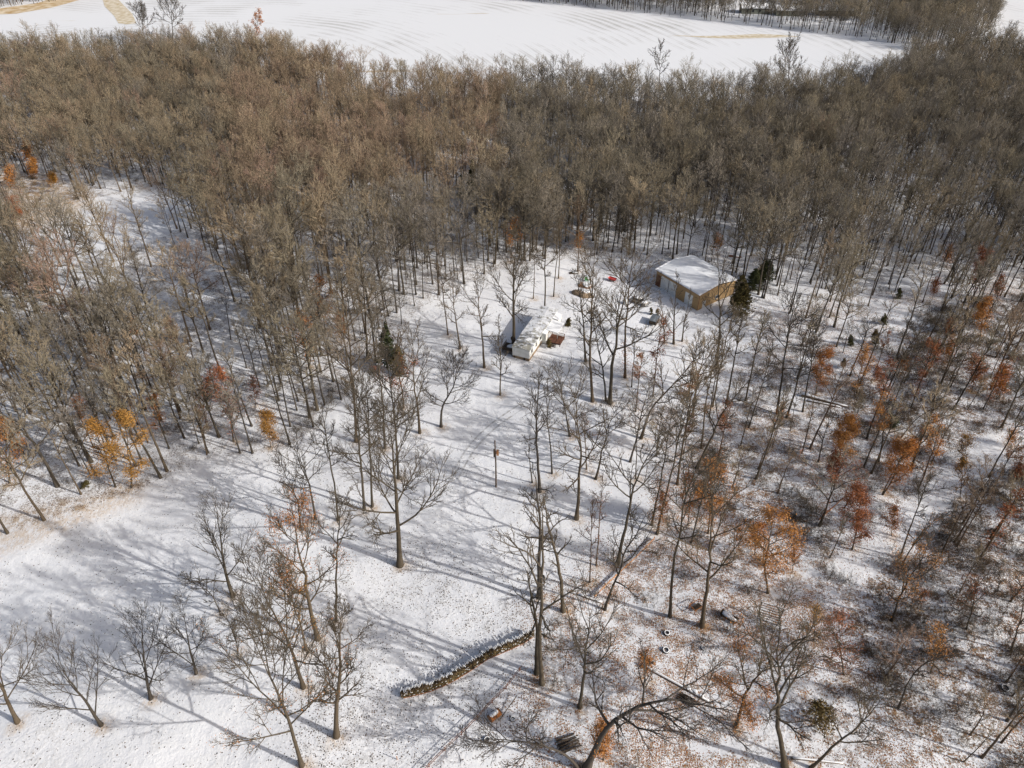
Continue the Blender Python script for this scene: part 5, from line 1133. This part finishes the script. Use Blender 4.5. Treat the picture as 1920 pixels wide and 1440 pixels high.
def tyre(px, py, R0, r, label, rim=False, tilt=0.12):
    e = empty('old_tyre', g(px, py), 0); e.rotation_euler = (tilt, 0.05, 0); tag(e, label, 'tyre', 'old tyres dumped on the slope')
    b = MB(); b.ring((0, 0, r), R0, r, 26, 10); b.build('tread', M_RUBBER, e, True)
    b = MB(); b.ring((0.02, 0.03, r * 1.75), R0, r * 0.55, 26, 8); b.build('snow', M_SNOW, e, True)
    if rim: b = MB(); b.tube([(0, 0, 0.05), (0, 0, r * 1.2)], R0 * 0.42, 14); b.build('hub', M_SNOW, e)
tyre(961, 1349, 0.30, 0.12, 'old tyre with a snowy hub just right of the rusty tank', True)
tyre(1250, 1188, 0.36, 0.14, 'upper of two snow-ringed tyres among orange leaves', False)
tyre(1248, 1220, 0.42, 0.14, 'lower of two snow-ringed tyres among orange leaves', False)
tyre(1884, 1291, 0.48, 0.12, 'large snow-ringed tyre alone near the right edge', False)
tyre(913, 1388, 0.36, 0.13, 'old tyre in the shade below the rusty tank', False)
tyre(1318, 1216, 0.25, 0.10, 'smallest tyre, on litter below the pale-footed tree', True)
e = empty('metal_frame', g(1302, 1152), R(32)); tag(e, 'rusty open metal frame left of the pale-footed tree', 'frame')
for x in (0, 2.1):
    for y in (0, 1.3): b = MB(); b.box(x - 0.05, x + 0.05, y - 0.045, y + 0.045, -0.1, 0.9); b.build('leg', M_RUST, e)
b = MB(); b.box(-0.05, 2.15, -0.05, 0.05, 0.902, 0.98); b.box(-0.05, 2.15, 1.25, 1.35, 0.902, 0.98); b.box(-0.05, 0.05, 0.052, 1.248, 0.902, 0.98); b.box(2.05, 2.15, 0.052, 1.248, 0.902, 0.98); b.build('top_frame', M_RUST, e)
b = MB(); b.box(0.3, 1.8, 0.2, 1.1, 0.3, 0.42); b.build('shelf', M_DARKWOOD, e)
e = empty('feed_trough', g(1366, 1160), R(-38)); tag(e, 'dark box trough heaped with snow right of the pale-footed tree', 'trough')
b = MB(); b.add([(-1.2, -0.35, 0.1), (1.2, -0.35, 0.1), (1.2, 0.35, 0.1), (-1.2, 0.35, 0.1), (-1.4, -0.5, 0.75), (1.4, -0.5, 0.75), (1.4, 0.5, 0.75), (-1.4, 0.5, 0.75)], [(3, 2, 1, 0), (0, 1, 5, 4), (1, 2, 6, 5), (2, 3, 7, 6), (3, 0, 4, 7)]); b.build('tub', M_DARKWOOD, e)
b = MB(); b.mound((0, 0, 0.6), 1.3, 0.46, 0.3, 6); b.build('snow', M_SNOW, e, True)
for x in (-1.0, 1.0): b = MB(); b.box(x - 0.07, x + 0.07, -0.4, 0.4, -0.08, 0.095); b.build('leg', M_RUST, e)
e = empty('slatted_rack', g(1438, 1168), R(28)); e.rotation_euler = (R(-22), 0, R(-22)); tag(e, 'dark slatted rack leaning under the tall copper oak', 'rack')
for x in (-1.5, 1.5): b = MB(); b.box(x - 0.06, x + 0.06, -0.05, 0.05, -0.1, 3.3); b.build('upright', M_DARKWOOD, e)
b = MB()
for k in range(8): b.box(-1.65, 1.65, -0.09, -0.052, 0.25 + k * 0.41, 0.37 + k * 0.41)
b.build('slats', M_DARKWOOD, e); b = MB()
for k in range(8): b.box(-1.55, 1.55, -0.10, -0.04, 0.372 + k * 0.41, 0.40 + k * 0.41)
b.build('snow', M_SNOW, e)
for i, (x, y, lab) in enumerate(((1290, 1292, 'largest snow-capped log round beside the straight beam'), (1303, 1299, 'middle snow-capped log round beside the straight beam'), (1314, 1307, 'smallest snow-capped log round beside the straight beam'))):
    e = empty('log_round', g(x, y), 0); tag(e, lab, 'log', 'snow-capped log rounds'); q = 0.42 - 0.06 * i
    b = MB(); b.tube([(0, 0, 0), (0, 0, 0.5)], q, 14); b.build('bark', M_LOGBARK, e); b = MB(); b.mound((0, 0, 0.502), q * 0.92, q * 0.92, 0.1, i); b.build('snow', M_SNOW, e, True)
lumber_pile(1286, 1312, -35, 2.6, 1.4, 10, 'dark tangle of scrap poles beneath the bent dark oak', m=M_DARKWOOD, seed=9, snow=False)
lumber_pile(1065, 1395, 20, 3.2, 2.2, 14, 'snowy heap of dark junk under the bent oak limbs', m=M_DARKWOOD, seed=12, snow=False)
e = empty('dark_crate', g(1397, 1212), R(15)); tag(e, 'small dark upright crate alone on the leaf litter', 'crate'); b = MB(); b.box(-0.2, 0.2, -0.2, 0.2, 0, 0.85); b.build('box', M_SLATE, e); b = MB(); b.mound((0, 0, 0.85), 0.2, 0.2, 0.1); b.build('snow', M_SNOW, e, True)

# --- evergreens
def conifer(px, py, tpx, tpy, label, m, wr=0.24, dens=1.0, seed=1, name='evergreen', shape=0.9, snow=0.0, bare=0.08):
    base = g(px, py); top = at_plane(tpx, tpy, base[1]); H = top[2] - base[2]; r = np.random.default_rng(seed)
    e = empty(name, base, 0); tag(e, label, 'evergreen')
    tr = np.array([(0, 0, -0.1), ((top[0] - base[0]) * 0.5, 0, H * 0.5), (top[0] - base[0], 0, H)]); b = MB(); b.tube(tr, [0.02 * H + 0.03, 0.014 * H, 0.015], 7); o = b.build('trunk', M_TRUNK, e); o['tint'] = 0.7
    nb = int(95 * dens); t = r.random(nb) ** 0.8 * (1 - bare) + bare; az = r.random(nb) * 6.28
    L = H * wr * np.clip((1 - t), 0.03, 1) ** shape * r.uniform(0.65, 1.15, nb) * np.clip((t - bare + 0.06) * 7, 0.4, 1)
    C = []; NQ = 34
    for k in range(nb):
        s = r.random(NQ) ** 0.7; p0 = np.array([np.interp(t[k], (0, 0.5, 1), tr[:, i]) for i in range(3)])
        q = p0 + np.outer(s * L[k], (math.cos(az[k]), math.sin(az[k]), 0)) + np.column_stack((np.zeros(NQ), np.zeros(NQ), L[k] * (0.18 * s - 0.30 * s * s)))
        C.append(q + r.normal(0, 0.05 + 0.10 * L[k], (NQ, 3)) * (1, 1, 0.55))
    C = np.concatenate(C); V, F = leaf_quads(r, C, 0.10 + 0.022 * H)
    me = new_mesh('foliage', V, [F], [m]); link('foliage', me, e)
    if snow:
        S_ = C[r.random(len(C)) < snow] + (0, 0, 0.1); V, F = leaf_quads(r, S_, 0.12 + 0.012 * H); V[:, 2] = np.repeat(S_[:, 2], 4) + (V[:, 2] - np.repeat(S_[:, 2], 4)) * 0.2
        link('snow', new_mesh('snow', V, [F], [M_SNOW]), e)
    return e
conifer(1388, 592, 1392, 518, 'big dark cedar with a rusty top against the barn gable', M_NEEDLE_T, 0.30, 2.4, 1, shape=0.55)
conifer(1412, 545, 1418, 505, 'dark cedar just behind the big barn-side cedar', M_NEEDLE, 0.40, 1.5, 2, shape=0.4)
conifer(1432, 530, 1440, 488, 'round-topped dark cedar, farthest back of the barn-side cedars', M_NEEDLE, 0.48, 1.6, 3, shape=0.35, snow=0.03)
conifer(726, 690, 722, 604, 'snow-flecked spruce at the wood edge left of the trailer home', M_NEEDLE, 0.28, 1.6, 4, snow=0.10)
conifer(748, 705, 744, 648, 'rusty golden cedar right of the snow-flecked spruce', M_NEEDLE_T, 0.30, 1.2, 5, shape=0.6)
conifer(1594, 648, 1596, 628, 'small green cedar above the orange oaks, lowest of a line', M_NEEDLE, 0.34, 0.8, 6, shape=0.6)
conifer(1640, 645, 1643, 618, 'small olive cedar right of the lowest small green one', M_NEEDLE_T, 0.32, 0.8, 7, shape=0.6)
conifer(1657, 608, 1660, 588, 'small dark cedar beside the upper snowy lane', M_NEEDLE, 0.34, 0.7, 8, shape=0.6)
conifer(1685, 560, 1688, 540, 'small cedar uppermost along the snowy lane', M_NEEDLE, 0.36, 0.7, 9, shape=0.6)
conifer(1582, 690, 1584, 672, 'tiny yellow-green cedar below the small green one', M_NEEDLE_T, 0.3, 0.6, 10, shape=0.6)
conifer(1537, 1358, 1539, 1322, 'small round dark cedar bush inside the candelabra tree', M_NEEDLE_T, 0.55, 0.6, 11, shape=0.3)
conifer(592, 424, 597, 366, 'dark cedar beside the golden tree deep in the wood', M_NEEDLE, 0.28, 1.6, 12, shape=0.6)
conifer(884, 372, 886, 300, 'tall dark conifer in the middle of the wood, right of a shorter one', M_NEEDLE, 0.22, 1.8, 13)
conifer(866, 372, 864, 328, 'shorter dark conifer in the middle of the wood', M_NEEDLE, 0.26, 1.4, 14)
conifer(918, 318, 919, 296, 'small dark conifer behind the tall one in the wood', M_NEEDLE, 0.28, 1.2, 15)
conifer(1805, 875, 1806, 858, 'dark little cedar under the narrow golden sapling', M_NEEDLE, 0.36, 0.6, 16, shape=0.5)
conifer(1677, 800, 1676, 780, 'dark green cedar bush at the foot of the straight slanting tree', M_NEEDLE, 0.5, 0.7, 17, shape=0.4)
conifer(1221, 590, 1221, 577, 'narrow brown upright shrub behind the box trailer, left of two', M_NEEDLE_T, 0.26, 0.4, 18, shape=0.4)
conifer(1232, 591, 1233, 579, 'narrow brown upright shrub behind the box trailer, right of two', M_NEEDLE_T, 0.26, 0.4, 19, shape=0.4)
conifer(1064, 612, 1068, 596, 'brown-green shrub against the far end of the trailer home', M_NEEDLE_T, 0.36, 0.6, 20, shape=0.4)
conifer(1030, 652, 1028, 636, 'brown shrub between the trailer home and its deck', M_NEEDLE_T, 0.34, 0.5, 21, shape=0.4)
conifer(160, 912, 160, 903, 'low olive bush at the edge of the lawn wood', M_NEEDLE_T, 0.8, 0.5, 22, shape=0.3)

# --- houses beyond the field
def far_house(px, py, rz, L, W, wallm, label):
    e = empty('farm_house', g(px, py), R(rz)); tag(e, label, 'house')
    b = MB(); b.prism([(-W / 2, 0), (W / 2, 0), (W / 2, 3.2), (0, 5.2), (-W / 2, 3.2)], 0, L, axis='x'); w_ = b.build('wall', wallm, e)
    b = MB(); b.prism([(-W / 2 - 0.5, 3.1), (0, 5.3), (W / 2 + 0.5, 3.1), (W / 2 + 0.5, 3.4), (0, 5.6), (-W / 2 - 0.5, 3.4)], -0.5, L + 0.5, axis='x'); b.build('roof', M_SNOW, e)
    for k in range(4):
        x = L * (0.12 + 0.22 * k); b = MB(); b.box(x, x + 1.3, -W / 2 - 0.06, -W / 2 - 0.004, 1.0, 2.4); b.build('window', M_GLASS, e)
    b = MB(); b.box(L + 0.004, L + 0.06, -1.0, 1.2, 0, 2.2); b.build('door', M_PLANK, e)
M_SAGE = noisy('grey_green_siding', (0.16, 0.17, 0.14), (0.20, 0.21, 0.18), 0.4)
far_house(1452, 27, -5, 17, 9, M_SAGE, 'long low house with a snowy roof and tan end beyond the field')
far_house(1388, 23, -4, 18, 9, M_SAGE, 'low snowy-roofed house left of the tan-ended one beyond the field')
far_house(1530, 27, -4, 22, 9, noisy('brown_siding', (0.14, 0.12, 0.10), (0.18, 0.16, 0.13), 0.4), 'long brown house right of the tan-ended one beyond the field')
